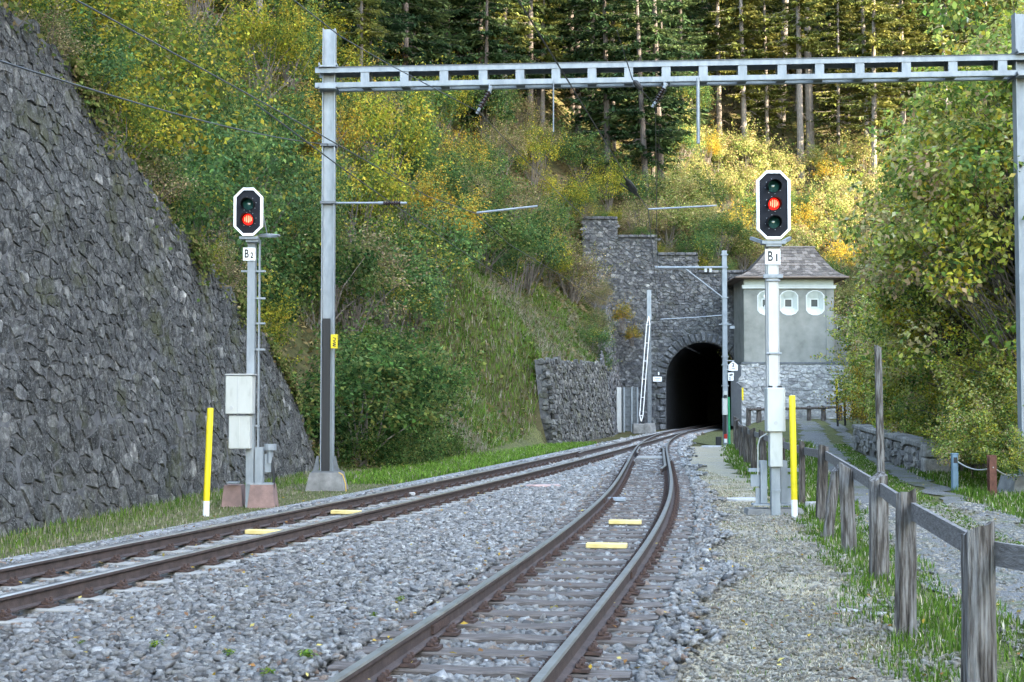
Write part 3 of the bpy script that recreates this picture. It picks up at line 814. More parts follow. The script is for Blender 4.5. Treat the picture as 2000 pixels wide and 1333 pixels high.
slab(1452, 973, .62, .45, .05, 'grey_slab', 'cable_slab', 'pale concrete slab beside the three lamp signal', 'slab', .05, seed=4, z=-.06)
slab(1396, 871, 1.2, .7, .06, 'grey_slab', 'cable_slab', 'pale concrete slab beside the small catenary mast', 'slab', .05, seed=5, z=-.06)
for k, (px_, py_, w_) in enumerate(((1657, 1191, .20), (1695, 1181, .15), (1712, 1196, .15))):
    slab(px_, py_, w_, .14, .03, 'pale_rock', 'flat_stone', 'flat pale stone in the moss by the fence posts', 'stone', .2 * k, 'flat stones by the fence', 20 + k, z=-.07)
slab(1590, 981, .32, .26, .13, 'pale_rock', 'rock', 'rounded grey rock at the foot of the fence behind the yellow pole', 'rock', 0, None, 33, z=-.06)

# ------------------------------------------------------------------ rubble masonry
def clip(poly, px, py, nx_, ny_):
    """keep the side of the polygon where (p - (px,py)).n <= 0"""
    out = []; n = len(poly)
    d = [(q[0] - px) * nx_ + (q[1] - py) * ny_ for q in poly]
    for i in range(n):
        j = (i + 1) % n
        if d[i] <= 0: out.append(poly[i])
        if (d[i] < 0 < d[j]) or (d[j] < 0 < d[i]):
            t = d[i] / (d[i] - d[j])
            out.append((poly[i][0] + (poly[j][0] - poly[i][0]) * t, poly[i][1] + (poly[j][1] - poly[i][1]) * t))
    return out
def voronoi(u0, u1, v0, v1, su, sv, seed, jit=.42, big=None):
    """jittered brick-like seeds -> list of (centre, polygon); su, sv spacing along u and v"""
    rg = np.random.default_rng(seed)
    rows = int((v1 - v0) / sv) + 3; cols = int((u1 - u0) / su) + 3
    S = {}
    for r in range(-1, rows):
        for c in range(-1, cols):
            if big is not None and rg.random() < big: continue
            S[(r, c)] = (u0 + (c + (.5 if r % 2 else 0) + rg.uniform(-jit, jit)) * su, v0 + (r + rg.uniform(-jit, jit)) * sv)
    asp = su / sv
    out = []
    for (r, c), (u, v) in S.items():
        if not (0 <= r < rows - 1 and 0 <= c < cols - 1): continue
        poly = [(u - 2 * su, v - 2 * sv), (u + 2 * su, v - 2 * sv), (u + 2 * su, v + 2 * sv), (u - 2 * su, v + 2 * sv)]
        for dr in (-2, -1, 0, 1, 2):
            for dc in (-2, -1, 0, 1, 2):
                q = S.get((r + dr, c + dc))
                if q is None or (dr == 0 and dc == 0): continue
                # distance measured in stretched space so that stones are longer along u
                nx_, ny_ = (q[0] - u) / asp ** 2, (q[1] - v)
                poly = clip(poly, (u + q[0]) / 2, (v + q[1]) / 2, nx_, ny_)
                if len(poly) < 3: break
            if len(poly) < 3: break
        if len(poly) >= 3: out.append(((u, v), poly))
    return out
def area(p):
    return abs(sum(p[i][0] * p[(i + 1) % len(p)][1] - p[(i + 1) % len(p)][0] * p[i][1] for i in range(len(p)))) / 2
def stone_from(poly, mapf, rg, gap, depth, dvar, back=.06, irr=0.0):
    """mapf(u, v, d) -> point; returns verts, faces of a rough-faced stone"""
    q_ = []
    for i_ in range(len(poly)):
        a_, b_ = poly[i_], poly[(i_ + 1) % len(poly)]
        l_ = math.hypot(b_[0] - a_[0], b_[1] - a_[1])
        q_.append(a_)
        if irr and l_ > .06: q_.append(((a_[0] + b_[0]) / 2 + rg.normal(0, irr) * l_, (a_[1] + b_[1]) / 2 + rg.normal(0, irr) * l_))
    poly = q_
    n = len(poly)
    cu = sum(p[0] for p in poly) / n; cv = sum(p[1] for p in poly) / n
    rad = math.sqrt(area(poly) / math.pi) + 1e-6
    k0 = max(.35, 1 - gap / rad); k1 = k0 * rg.uniform(.90, .95); k2 = k0 * rg.uniform(.60, .78)
    h = depth * rg.uniform(1 - dvar, 1 + dvar)
    tu, tv = (rg.normal(0, .16), rg.normal(0, .16)) if not irr else (rg.normal(0, .06), rg.normal(0, .06))
    V = []
    rings = ((k0, -back), (k0 * rg.uniform(.84, .92), h)) if irr else ((k0, -back), (k1, h * .62), (k2, h))
    for k, d in rings:
        for (a, b_) in poly:
            du, dv = (a - cu) * k, (b_ - cv) * k
            e = 0 if k is k0 else (tu * du + tv * dv) + rg.normal(0, .10) * h
            V.append(mapf(cu + du + (rg.normal(0, .03) * rad if k is not k0 else 0), cv + dv + (rg.normal(0, .03) * rad if k is not k0 else 0), d + e))
    V.append(mapf(cu + rg.normal(0, .1) * rad, cv + rg.normal(0, .1) * rad, h * rg.uniform(.95, 1.2)))
    Fs = []
    m_ = len(rings) - 1
    for l in range(m_):
        for i in range(n): Fs.append((l * n + i, l * n + (i + 1) % n, (l + 1) * n + (i + 1) % n, (l + 1) * n + i))
    for i in range(n): Fs.append((m_ * n + i, m_ * n + (i + 1) % n, (m_ + 1) * n))
    return V, Fs
def masonry(parent, cells, mapf, mat, seed, gap, depth, dvar, score=None, most=300, tintf=None, name='stone', flip=False, irr=.09):
    """the largest-looking stones become parts of their own, the rest one stuff part"""
    rg = np.random.default_rng(seed)
    items = []
    for (c, poly) in cells:
        V, Fs = stone_from(poly, mapf, rg, gap, depth, dvar, .06, irr)
        if flip: Fs = [tuple(reversed(f)) for f in Fs]
        a = area(poly)
        w = np.array(mapf(c[0], c[1], 0)); 
        sc = a / max(1, w[1] ** 2) if score is None else score(c, a, w)
        t = float(np.clip(rg.normal(.45, .24), 0, 1))
        items.append((sc, V, Fs, t))
    items.sort(key=lambda q: -q[0])
    off = base_of(parent)
    for sc, V, Fs, t in items[:most]:
        o = add(name, mesh_np(name, np.array([tuple(p) for p in V]) - off, Fs, mat, tint=t), parent)
    if len(items) > most:
        VV = []; FF = []; TT = []; k = 0
        for sc, V, Fs, t in items[most:]:
            VV += [tuple(p) for p in V]; FF += [tuple(i + k for i in f) for f in Fs]; TT += [t] * len(V); k += len(V)
        o = add('stonework', mesh_np('stonework', np.array(VV) - off, FF, mat, tint=np.array(TT)), parent)
        o['kind'] = 'stuff'

# --- big rubble retaining wall on the left: u = Y along the wall, v = height
wall = thing('rubble_wall', 'tall dark rubble stone retaining wall with a sloping mossy top', 'retaining wall', (float(WX(24)), 24, -0.1))
def wmap(u, v, d):
    nrm = (1 / math.sqrt(1 + BAT * BAT + .085 ** 2))
    bulge = .10 * (float(vnoise(u, v, 2.6, 61)) - .5) + .06 * (float(vnoise(u, v, .9, 62)) - .5)
    d = d + bulge
    return (float(WX(u)) - BAT * v + d * nrm, u - d * .085 * nrm, v + d * BAT * nrm)
cells = []
for (v0, v1, su, sv, sd) in ((-.3, 1.4, .33, .26, 1), (1.4, 8.2, .235, .175, 2)):
    for c, poly in voronoi(11.5, WEND + .6, v0, v1, su, sv, sd, .46, .10):
        if v0 <= c[1] < v1 and c[1] < float(WH(c[0])) + .05 * math.sin(c[0] * 7) and 11.8 < c[0] < WEND: cells.append((c, poly))
masonry(wall, cells, wmap, 'wall_stone', 3, .004, .013, .9, most=300)
# core of the wall behind the stones
us = np.arange(2.0, WEND + .3, .4)
V = []; n = 0
for u in us:
    h = max(.1, float(WH(u)) - .05)
    for (v, d) in [(-.4 + (h + .4) * q_ / 16, -.01) for q_ in range(17)] + [(h, -.95), (-.4, -.95)]: V.append(wmap(u, v, d))
Fs = []
for i in range(len(us) - 1):
    for k in range(19): Fs.append((i * 19 + k, i * 19 + (k + 1) % 19, i * 19 + 19 + (k + 1) % 19, i * 19 + 19 + k))
Fs += [tuple(range(18, -1, -1)), tuple((len(us) - 1) * 19 + k for k in range(19))]
add('core', mesh_np('core', np.array(V) - base_of(wall), Fs, 'mortar'), wall)

# --- small buttress wall beside the track
B0 = G(1083, 866, 0.0); B0 = Vector((float(CL(60)) - 3.55, 60.0, 0)); B1 = Vector((float(CL(80)) - 3.55, 80.0, 0))
bd = (B1 - B0).normalized(); bn = Vector((bd.y, -bd.x, 0)); BLn = (B1 - B0).length
but = thing('buttress_wall', 'short grey stone retaining wall with a grassy top beside the main line', 'retaining wall', tuple(B0))
def bmap(u, v, d):
    p = B0 + bd * u + bn * (d - .11 * v)
    return (p.x, p.y, v)
bh = lambda u: 3.55 + .35 * u / BLn
cells = [(c, p) for c, p in voronoi(0, BLn, -.2, 4.3, .36, .22, 11, .42, .06) if 0 < c[0] < BLn and c[1] < bh(c[0])]
masonry(but, cells, bmap, 'buttress_stone', 5, .014, .07, .6, most=300)
bd2 = Vector((-.985, .17, 0)).normalized(); bn2 = Vector((-bd2.y, bd2.x, 0)); bn2 = bn2 if bn2.y < 0 else -bn2
def bmap2(u, v, d):
    p = B0 + bd2 * (u + .11 * v) + bn2 * d
    return (p.x, p.y, v)
cells = [(c, p) for c, p in voronoi(0, .9, -.2, 4.1, .36, .22, 12, .4, .06) if -.05 < c[0] < .35 and c[1] < 3.55 ]
masonry(but, cells, bmap2, 'buttress_stone', 6, .014, .06, .6, most=40, flip=True)
b = MB()
q0, q1, q2, q3 = B0 + bd2 * .05 + bd * .05, B1, B1 - bn * 1.6, B0 + bd2 * .5
b.raw([(q0.x - bn.x * .04, q0.y - bn.y * .04, -.3), (q1.x, q1.y, -.3), (q2.x, q2.y, -.3), (q3.x, q3.y, -.3)] +
      [tuple(B0 + bd * .05 - bn * .43 + bd2 * .03 + Vector((0, 0, 3.5))), tuple(B1 - bn * .46 + Vector((0, 0, 3.85))), (q2.x, q2.y, 3.9), (q3.x + bd2.x * .4, q3.y, 3.55)],
      [(0, 1, 2, 3), (7, 6, 5, 4), (0, 4, 5, 1), (1, 5, 6, 2), (2, 6, 7, 3), (3, 7, 4, 0)])
b.build('core', 'mortar', but)

# --- tunnel portal
PY = 100.0
AX = 13.45; AR = 2.62; ASP = 3.45                         # arch centre, radius and springing height
port = thing('tunnel_portal', 'tall dark stone tunnel portal with stepped top and arched mouth', 'tunnel portal', (AX, PY, 0))
psteps = [(5.0, 7.45, 14.75), (7.45, 10.26, 13.45), (10.26, 13.1, 12.2), (13.1, 17.2, 10.95)]
def ptop(x):
    for a, b_, t in psteps:
        if a <= x < b_: return t
    return 0
def pmap(u, v, d): return (u, PY - d, v)
def in_arch(x, z, m=0.0):
    if z < ASP: return abs(x - AX) < AR + m
    return math.hypot(x - AX, z - ASP) < AR + m
cells = []
for c, poly in voronoi(5.0, 17.2, 0.0, 15.0, .38, .22, 21, .42, .06):
    if c[1] < ptop(c[0]) and 5.0 < c[0] < 17.15 and not in_arch(c[0], c[1], .78): cells.append((c, poly))
masonry(port, cells, pmap, 'portal_stone', 8, .006, .05, .8, most=300)
# voussoirs of the arch and quoins of the jambs
rg = np.random.default_rng(4)
nv = 23
for k in range(nv):
    a0 = math.pi * k / nv + .012; a1 = math.pi * (k + 1) / nv - .012; ro = AR + .68 + rg.uniform(-.06, .08)
    poly = [(AX + AR * math.cos(a0), ASP + AR * math.sin(a0)), (AX + ro * math.cos(a0), ASP + ro * math.sin(a0)), (AX + ro * math.cos(a1), ASP + ro * math.sin(a1)), (AX + AR * math.cos(a1), ASP + AR * math.sin(a1))]
    V_, F_ = stone_from(poly, pmap, rg, .012, .16, .25, .5)
    add('voussoir', mesh_np('voussoir', np.array(V_) - base_of(port), F_, 'portal_stone', tint=float(rg.uniform(.2, .7))), port)
for sx in (-1, 1):
    z0 = -.1; k = 0
    while z0 < ASP - .05:
        hgt = min(ASP - z0, rg.uniform(.38, .5)); w_ = .72 if k % 2 else .5
        xs_ = sorted((AX + sx * AR, AX + sx * (AR + w_)))
        poly = [(xs_[0], z0), (xs_[1], z0), (xs_[1], z0 + hgt), (xs_[0], z0 + hgt)]
        V_, F_ = stone_from(poly, pmap, rg, .015, .13, .25, .5)
        add('quoin', mesh_np('quoin', np.array(V_) - base_of(port), F_, 'portal_stone', tint=float(rg.uniform(.2, .7))), port)
        z0 += hgt; k += 1
# coping stones on the steps
for a_, b__, t_ in psteps:
    x = a_ + .02
    while x < b__ - .1:
        w_ = min(b__ - x, rg.uniform(.6, .9))
        bb = MB(); bb.box((x + w_ / 2, PY + .25, t_ + .10), (w_ - .025, .85, .2), rg.uniform(-.01, .01), bev=.03)
        bb.build('coping_stone', 'portal_stone', port, tint=float(rg.uniform(.15, .6)))
        x += w_
# solid wall body with the opening left free
b = MB()
prof = []
na = 24
for k in range(na + 1):
    a_ = math.pi - math.pi * k / na
    prof.append((AX + AR * math.cos(a_), ASP + AR * math.sin(a_)))
def colm(x0, x1, z0a, z0b, z1):
    b.raw([(x0, PY + .02, z0a), (x1, PY + .02, z0b), (x1, PY + .9, z0b), (x0, PY + .9, z0a), (x0, PY + .02, z1), (x1, PY + .02, z1), (x1, PY + .9, z1), (x0, PY + .9, z1)],
          [(0, 3, 2, 1), (4, 5, 6, 7), (0, 1, 5, 4), (1, 2, 6, 5), (2, 3, 7, 6), (3, 0, 4, 7)])
colm(5.0, 7.45, -.3, -.3, 14.75); colm(7.45, 10.26, -.3, -.3, 13.45); colm(10.26, AX - AR, -.3, -.3, 12.2)
for (x0, z0), (x1, z1) in zip(prof[:-1], prof[1:]):
    top = 12.2 if x1 <= 13.1 + .15 else 10.95
    colm(x0, x1, z0, z1, top)
colm(AX + AR, 17.2, -.3, -.3, 10.95)
b.build('core', 'mortar', port)
# lining running into the hill
V = []; ring = [(AX - AR, -.2)] + prof + [(AX + AR, -.2)]
ax_ = Vector((.2, 1, 0))
for t_ in (0, 1.0, 8, 20, 45):
    for (x, z) in ring: V.append((x + ax_.x * t_, PY + .05 + t_, z))
n = len(ring); Fs = []
for l in range(4):
    for k in range(n - 1): Fs.append((l * n + k, l * n + k + 1, (l + 1) * n + k + 1, (l + 1) * n + k))
Fs.append(tuple(4 * n + k for k in range(n)))
fl = [(l * n, (l + 1) * n, (l + 1) * n + n - 1, l * n + n - 1) for l in range(4)]
add('lining', mesh_np('lining', np.array(V) - base_of(port), Fs + fl, 'tunnel_lining'), port)
# wing wall on the hillside, running towards the viewer
W0 = Vector((8.1, 100.0, 0)); W1 = Vector((float(CL(81)) - 3.75, 81.0, 0)); wd = (W1 - W0).normalized(); wnv = Vector((-wd.y, wd.x, 0)); wnv = wnv if wnv.x > 0 else -wnv
wing = thing('wing_wall', 'dark stone wing wall stepping down from the portal along the slope', 'retaining wall', tuple(W0))
WL = (W1 - W0).length
def gmap(u, v, d):
    p = W0 + wd * u + wnv * (d - .14 * v)
    return (p.x, p.y, v)
wh = lambda u: 9.6 - 5.4 * u / WL
cells = [(c, p) for c, p in voronoi(0, WL, -.2, 10, .46, .27, 31, .42, .06) if 0 < c[0] < WL and c[1] < wh(c[0])]
masonry(wing, cells, gmap, 'portal_stone', 14, .006, .05, .8, most=200, flip=True)
b = MB(); V = []
for u in (0, WL):
    for (v, d) in ((-.4, -.02), (wh(u) - .35, -.02), (wh(u) - .35, -.9), (-.4, -.9)): V.append(gmap(u, v, d))
b.raw(V, [(0, 1, 2, 3), (7, 6, 5, 4), (0, 4, 5, 1), (1, 5, 6, 2), (2, 6, 7, 3), (3, 7, 4, 0)])
b.build('core', 'mortar', wing)
WINGTOP = [gmap(u_, wh(u_), -.3) for u_ in (2, 5, 8, 11, 14, 17)]

# --- low stone wall beside the path
lw = thing('low_stone_wall', 'low stone wall with squared end block beside the gravel path', 'stone wall', tuple(G(1800, 918, .2)))
L0 = G(1812, 918, .05); L1 = P(1668, 872, 52); L1.z = .3
ld = Vector((L1.x - L0.x, L1.y - L0.y, 0)); LL = ld.length; ld.normalize(); ln = Vector((-ld.y, ld.x, 0)); ln = ln if ln.x < 0 else -ln
def lmap(u, v, d):
    p = L0 + ld * u + ln * d
    return (p.x, p.y, v + .25 * u / LL + .05)
cells = [(c, p) for c, p in voronoi(.3, LL, -.1, .62, .5, .22, 41, .35) if .3 < c[0] < LL and -.1 < c[1] < .5]
masonry(lw, cells, lmap, 'low_wall_stone', 15, .012, .08, .6, most=150, flip=(ln.cross(ld).z > 0))
b = MB()
V = []
for u in (.1, LL):
    for (v, d) in ((-.3, .0), (.50, .0), (.50, -.5), (-.3, -.5)): V.append(lmap(u, v, d))
b.raw(V, [(0, 1, 2, 3), (7, 6, 5, 4), (0, 4, 5, 1), (1, 5, 6, 2), (2, 6, 7, 3), (3, 7, 4, 0)])
b.build('core', 'low_wall_stone', lw, tint=.35)
ang = math.atan2(ld.y, ld.x); rg = np.random.default_rng(9)
for k in range(18):
    u = .25 + k * .95
    if u > LL: break
    p = lmap(u + .45, .57, -.2)
    bb = MB(); bb.box(p, (.9, .62, .15), ang + rg.uniform(-.03, .03), bev=.03); bb.build('coping_stone', 'low_wall_stone', lw, tint=float(rg.uniform(.3, .75)))
for kk, (v, hh) in enumerate(((.11, .36), (.46, .32))):
    p = lmap(-.05, v, -.18)
    bb = MB(); bb.box(p, (.55, .62, hh - .02), ang + .05 * kk, bev=.03); bb.build('end_block', 'low_wall_stone', lw, tint=.85)

# ------------------------------------------------------------------ house above the tunnel mouth
HY = 95.0; hx0, hx1 = 15.5, 21.55; hz0, hz1 = 4.5, 10.15; HD = 4.2
house = thing('switch_house', 'small grey green rendered house with slate hip roof on a rubble base', 'house', ((hx0 + hx1) / 2, HY, 0.6))
def fmap(u, v, d): return (u, HY - .12 - d, v)
cells = [(c, p) for c, p in voronoi(15.3, 22.65, .3, 4.45, .46, .22, 51, .4, .05) if 15.35 < c[0] < 22.6 and .3 < c[1] < 4.36]
sb = thing('x', 'x', 'x') if False else None
masonry(house, cells, fmap, 'pale_stone', 16, .012, .04, .9, most=300)
b = MB(); b.box(((15.3 + 22.62) / 2, HY + HD / 2 + .1, 2.3), (7.32, HD + .38, 4.2)); b.build('stone_base', 'pale_mortar', house)
b = MB(); b.box((19.0, HY - .02 + HD / 2, 4.45), (7.4, HD + .35, .12)); b.build('plinth_ledge', 'dark_galvanised', house)
# rendered front wall with three real openings
wcx = [P(1497, 591, HY).x, P(1541, 591, HY).x, P(1592, 591, HY).x]; wcz = P(1541, 592, HY).z
NW, NH = 1.12, 1.56
def oct_niche(w, h):
    pts = []
    for (x, z) in ((-.5, -.30), (-.5, .30), (-.36, .43), (-.13, .5), (.13, .5), (.36, .43), (.5, .30), (.5, -.30), (.36, -.43), (.13, -.5), (-.13, -.5), (-.36, -.43)): pts.append((x * w, z * h))
    return pts
b = MB(); zt, zb = wcz + NH / 2, wcz - NH / 2
def quad(x0, x1, z0, z1, y=HY):
    if x1 - x0 < 1e-4: return
    b.raw([(x0, y, z0), (x1, y, z0), (x1, y, z1), (x0, y, z1)], [(0, 1, 2, 3)])
quad(hx0, hx1, hz0, zb); quad(hx0, hx1, zt, hz1)
edges = [hx0] + sum([[c - NW / 2, c + NW / 2] for c in wcx], []) + [hx1]
for k in range(0, len(edges), 2): quad(edges[k], edges[k + 1], zb, zt)
for c in wcx:
    o = oct_niche(NW, NH)
    # corner fillers between the rectangle and the rounded niche
    for (corner, idx) in (((-NW / 2, NH / 2), (1, 2, 3)), ((NW / 2, NH / 2), (4, 5, 6)), ((NW / 2, -NH / 2), (7, 8, 9)), ((-NW / 2, -NH / 2), (10, 11, 0))):
        vs = [(c + corner[0], HY, wcz + corner[1])] + [(c + o[i][0], HY, wcz + o[i][1]) for i in idx]
        b.raw(vs, [(0, 1, 2), (0, 2, 3)])
    for (i, j, zz) in ((3, 4, NH / 2), (9, 10, -NH / 2)): pass
b.raw([(hx0, HY, hz0), (hx0, HY + HD, hz0), (hx0, HY + HD, hz1), (hx0, HY, hz1), (hx1, HY, hz0), (hx1, HY + HD, hz0), (hx1, HY + HD, hz1), (hx1, HY, hz1)],
      [(0, 3, 2, 1), (4, 5, 6, 7), (1, 2, 6, 5)])
b.build('wall', 'render_green', house)
for c in wcx:
    w = MB(); o = oct_niche(NW, NH); iw, ih = .56, .60
    inner = []
    for (x, z) in o:
        q = max(abs(x) / (NW / 2), abs(z) / (NH / 2)); inner.append((max(-iw / 2, min(iw / 2, x / max(q, 1e-3) * .9 * iw / NW * 1.3)), max(-ih / 2, min(ih / 2, z / max(q, 1e-3) * .9 * ih / NH * 1.3))))
    inner = [(-iw / 2, -ih / 4), (-iw / 2, ih / 4), (-iw / 2, ih / 2), (-iw / 6, ih / 2), (iw / 6, ih / 2), (iw / 2, ih / 2), (iw / 2, ih / 4), (iw / 2, -ih / 4), (iw / 2, -ih / 2), (iw / 6, -ih / 2), (-iw / 6, -ih / 2), (-iw / 2, -ih / 2)]
    inner = inner[0:1] + inner[1:]
    V = [(c + x, HY - .0, wcz + z) for x, z in o] + [(c + x, HY + .28, wcz + z) for x, z in inner]
    w.raw(V, [(i, (i + 1) % 12, 12 + (i + 1) % 12, 12 + i) for i in range(12)])
    win = w.build('window', 'render_pale', house)
    # raised band round the niche
    t = MB(); V = [(c + x, HY - .03, wcz + z) for x, z in o] + [(c + x * 1.10, HY - .03, wcz + z * 1.07) for x, z in o] + [(c + x * 1.10, HY + .01, wcz + z * 1.07) for x, z in o]
    t.raw(V, [(i, (i + 1) % 12, 12 + (i + 1) % 12, 12 + i) for i in range(12)] + [(12 + i, 12 + (i + 1) % 12, 24 + (i + 1) % 12, 24 + i) for i in range(12)])
    t.build('surround', 'trim_white', win)
    t = MB()
    for (dx, dz, sx, sz) in ((-iw / 2 + .03, 0, .06, ih), (iw / 2 - .03, 0, .06, ih), (0, ih / 2 - .03, iw - .12, .06), (0, -ih / 2 + .03, iw - .12, .06)): t.box((c + dx, HY + .27, wcz + dz), (sx, .06, sz))
    t.build('frame', 'trim_white', win)
    t = MB(); t.box((c, HY + .30, wcz), (iw - .1, .02, ih - .1)); t.build('pane', 'glass_dark', win)
b = MB(); b.box(((hx0 + hx1) / 2, HY - .06, 9.52), (hx1 - hx0 + .2, .2, .16)); b.box(((hx0 + hx1) / 2, HY - .09, 9.62), (hx1 - hx0 + .26, .26, .05))
b.build('cornice', 'trim_white', house)
b = MB()
for x in (hx0 + .28, hx1 - .28): b.box((x, HY - .025, (hz0 + 9.4) / 2 + .02), (.5, .05, 9.4 - hz0 - .06))
b.build('pilaster', 'render_green', house)
# bell-cast hip roof
ex0, ex1 = P(1434, 541, HY).x, P(1652, 541, HY).x; ez = P(1541, 541, HY - .7).z
rx0, rx1 = P(1503, 484, HY + 1.5).x, P(1590, 484, HY + 1.5).x; rz_ = P(1541, 484, HY + 1.5).z
ey0, ey1 = HY - .75, HY + HD + .75; ry0, ry1 = HY + 1.6, HY + HD - 1.6
lev = [(0, 0), (.22, .10), (.45, .28), (.70, .58), (1.0, 1.0)]       # inward fraction, height fraction
def rlev(k):
    t, h = lev[k]; z = ez + (rz_ - ez) * h
    return [(ex0 + (rx0 - ex0) * t, ey0 + (ry0 - ey0) * t, z), (ex1 + (rx1 - ex1) * t, ey0 + (ry0 - ey0) * t, z), (ex1 + (rx1 - ex1) * t, ey1 + (ry1 - ey1) * t, z), (ex0 + (rx0 - ex0) * t, ey1 + (ry1 - ey1) * t, z)]
b = MB(); V = []
for k in range(5): V += rlev(k)
Fs = []
for k in range(4):
    for i in range(4): Fs.append((k * 4 + i, k * 4 + (i + 1) % 4, k * 4 + 4 + (i + 1) % 4, k * 4 + 4 + i))
Fs += [(3, 2, 1, 0), (16, 17, 18, 19)]
b.raw(V, Fs); roof = b.build('roof', 'slate', house, tint=.25)
def rpt(t, f, side):
    """point on the roof slope: t 0 eave..1 ridge, f 0..1 along the eave"""
    h = np.interp(t, [q[0] for q in lev], [q[1] for q in lev])
    if side == 0:
        a = Vector((ex0 + (rx0 - ex0) * t, ey0 + (ry0 - ey0) * t, ez + (rz_ - ez) * h)); c = Vector((ex1 + (rx1 - ex1) * t, a.y, a.z))
    elif side == 1:
        a = Vector((ex1 + (rx1 - ex1) * t, ey0 + (ry0 - ey0) * t, ez + (rz_ - ez) * h)); c = Vector((a.x, ey1 + (ry1 - ey1) * t, a.z))
    else:
        a = Vector((ex0 + (rx0 - ex0) * t, ey1 + (ry1 - ey1) * t, ez + (rz_ - ez) * h)); c = Vector((a.x, ey0 + (ry0 - ey0) * t, a.z))
    return a.lerp(c, f), (c - a).length
rg = np.random.default_rng(12)
for side, most in ((0, 1e9), (1, 0), (2, 0)):
    rest = MB(); rt = []
    rows = 13
    for r_ in range(rows):
        t0, t1 = r_ / rows, min(1, (r_ + 1.25) / rows)
        L = rpt(t0, 0, side)[1]; n = max(3, int(L / .34))
        for k in range(n):
            f0, f1 = (k + .03) / n, (k + .97) / n
            j = rg.uniform(-.01, .01)
            pts = [rpt(t0 + j, f0, side)[0], rpt(t0 + j, f1, side)[0], rpt(t1, f1, side)[0], rpt(t1, f0, side)[0]]
            nr = (pts[1] - pts[0]).cross(pts[3] - pts[0]).normalized(); nr = nr if nr.z > 0 else -nr
            lo, hi = .045, .012
            V = [pts[0] + nr * lo, pts[1] + nr * lo, pts[2] + nr * hi, pts[3] + nr * hi, pts[0] + nr * .005, pts[1] + nr * .005]
            Fs = [(0, 1, 2, 3), (4, 5, 1, 0)]
            if most > 0:
                q = MB(); q.raw(V, Fs); q.build('shingle', 'slate', roof, tint=float(rg.uniform(.1, 1)))
            else:
                rest.raw(V, Fs); rt += [rg.uniform(.1, 1)] * 6
    if rest.v:
        o = rest.build('shingles', 'slate', roof, tint=np.array(rt)); o['kind'] = 'stuff'
b = MB()
for i, (p, q) in enumerate(((0, 1), (1, 2), (3, 0))):
    e = rlev(0); b.tube([Vector(e[p]) + Vector((0, 0, -.03)), Vector(e[q]) + Vector((0, 0, -.03))], .07, 8)
b.build('gutter', 'eave_wood', house)
b = MB(); b.box(((hx0 + hx1) / 2, HY + HD / 2, ez - .09), (hx1 - hx0 + 1.0, HD + 1.2, .06)); b.build('soffit', 'eave_wood', house)
b = MB(); b.box(((hx0 + hx1) / 2, HY - .02, 9.9), (hx1 - hx0 - .1, .06, .5)); b.build('frieze', 'render_pale', house)
b = MB(); b.tube([(rx0 - .1, (ry0 + ry1) / 2 - .5, rz_ + .03), (rx1 + .1, (ry0 + ry1) / 2 - .5, rz_ + .03)], .08, 8); b.build('ridge', 'slate', house, tint=.8)
# porcelain knobs and feed wires on the first window
b = MB(); p = P(1492, 580, HY - .1); b.tube([p + Vector((0, -.12, -.1)), p + Vector((0, -.12, .1))], .05, 8); p2 = P(1494, 600, HY - .1)
b.tube([p2 + Vector((0, -.12, -.1)), p2 + Vector((0, -.12, .1))], .06, 8); b.build('wire_knob', 'white_paint', house)
# annex set back on the right
ax0, ax1 = hx1 - .3, P(1657, 640, 98).x
b = MB(); b.box(((ax0 + ax1) / 2, 98.5, 5.6), (ax1 - ax0, 2.0, 4.2)); b.build('annex_wall', 'render_green', house)
b = MB(); zz = P(1640, 628, 97.5).z
b.raw([(ax0, 97.2, zz), (ax1 + .25, 97.2, zz), (ax1 + .25, 99.8, zz), (ax0, 99.8, zz), (ax0, 98.5, zz + .95), (ax0 + .3, 98.5, zz + .95)], [(0, 1, 5, 4), (1, 2, 5), (2, 3, 4, 5), (3, 2, 1, 0)])
b.build('annex_roof', 'slate', house, tint=.4)
b = MB(); b.box(((ax0 + ax1) / 2 + .1, 97.45, zz - .08), (ax1 - ax0 + .3, .12, .14)); b.build('annex_cornice', 'trim_white', house)
b = MB(); p = P(1641, 647, 97.45)
for (dx, dz, sx, sz) in ((-.2, 0, .05, .62), (.2, 0, .05, .62), (0, .29, .36, .05), (0, -.29, .36, .05), (0, 0, .03, .53)): b.box((p.x + dx, 97.47, p.z + dz), (sx, .08, sz))
wi = b.build('annex_window', 'trim_white', house)
b = MB(); b.box((p.x, 97.485, p.z), (.36, .02, .54)); b.build('pane', 'glass_dark', wi)

# ------------------------------------------------------------------ signals
def octa(w, h, c):
    return [(-w / 2 + c, -h / 2), (w / 2 - c, -h / 2), (w / 2, -h / 2 + c), (w / 2, h / 2 - c), (w / 2 - c, h / 2), (-w / 2 + c, h / 2), (-w / 2, h / 2 - c), (-w / 2, -h / 2 + c)]
EX, EY, EZ = Vector((1, 0, 0)), Vector((0, 1, 0)), Vector((0, 0, 1))
def ring_prism(b, o, i, p0, depth):
    """frame between outer polygon o and inner polygon i, front at p0 (facing -y)"""
    n = len(o); p0 = Vector(p0)
    V = []
    for poly, dy in ((o, 0), (i, 0), (o, depth), (i, depth)):
        V += [p0 + EX * a + EZ * c + EY * dy for a, c in poly]
    Fs = []
    for k in range(n):
        k2 = (k + 1) % n
        Fs += [(k, k2, n + k2, n + k), (2 * n + k, 2 * n + k2, k2, k), (n + k, n + k2, 3 * n + k2, 3 * n + k), (2 * n + k, 3 * n + k, 3 * n + k2, 2 * n + k2)]
    b.raw(V, Fs)
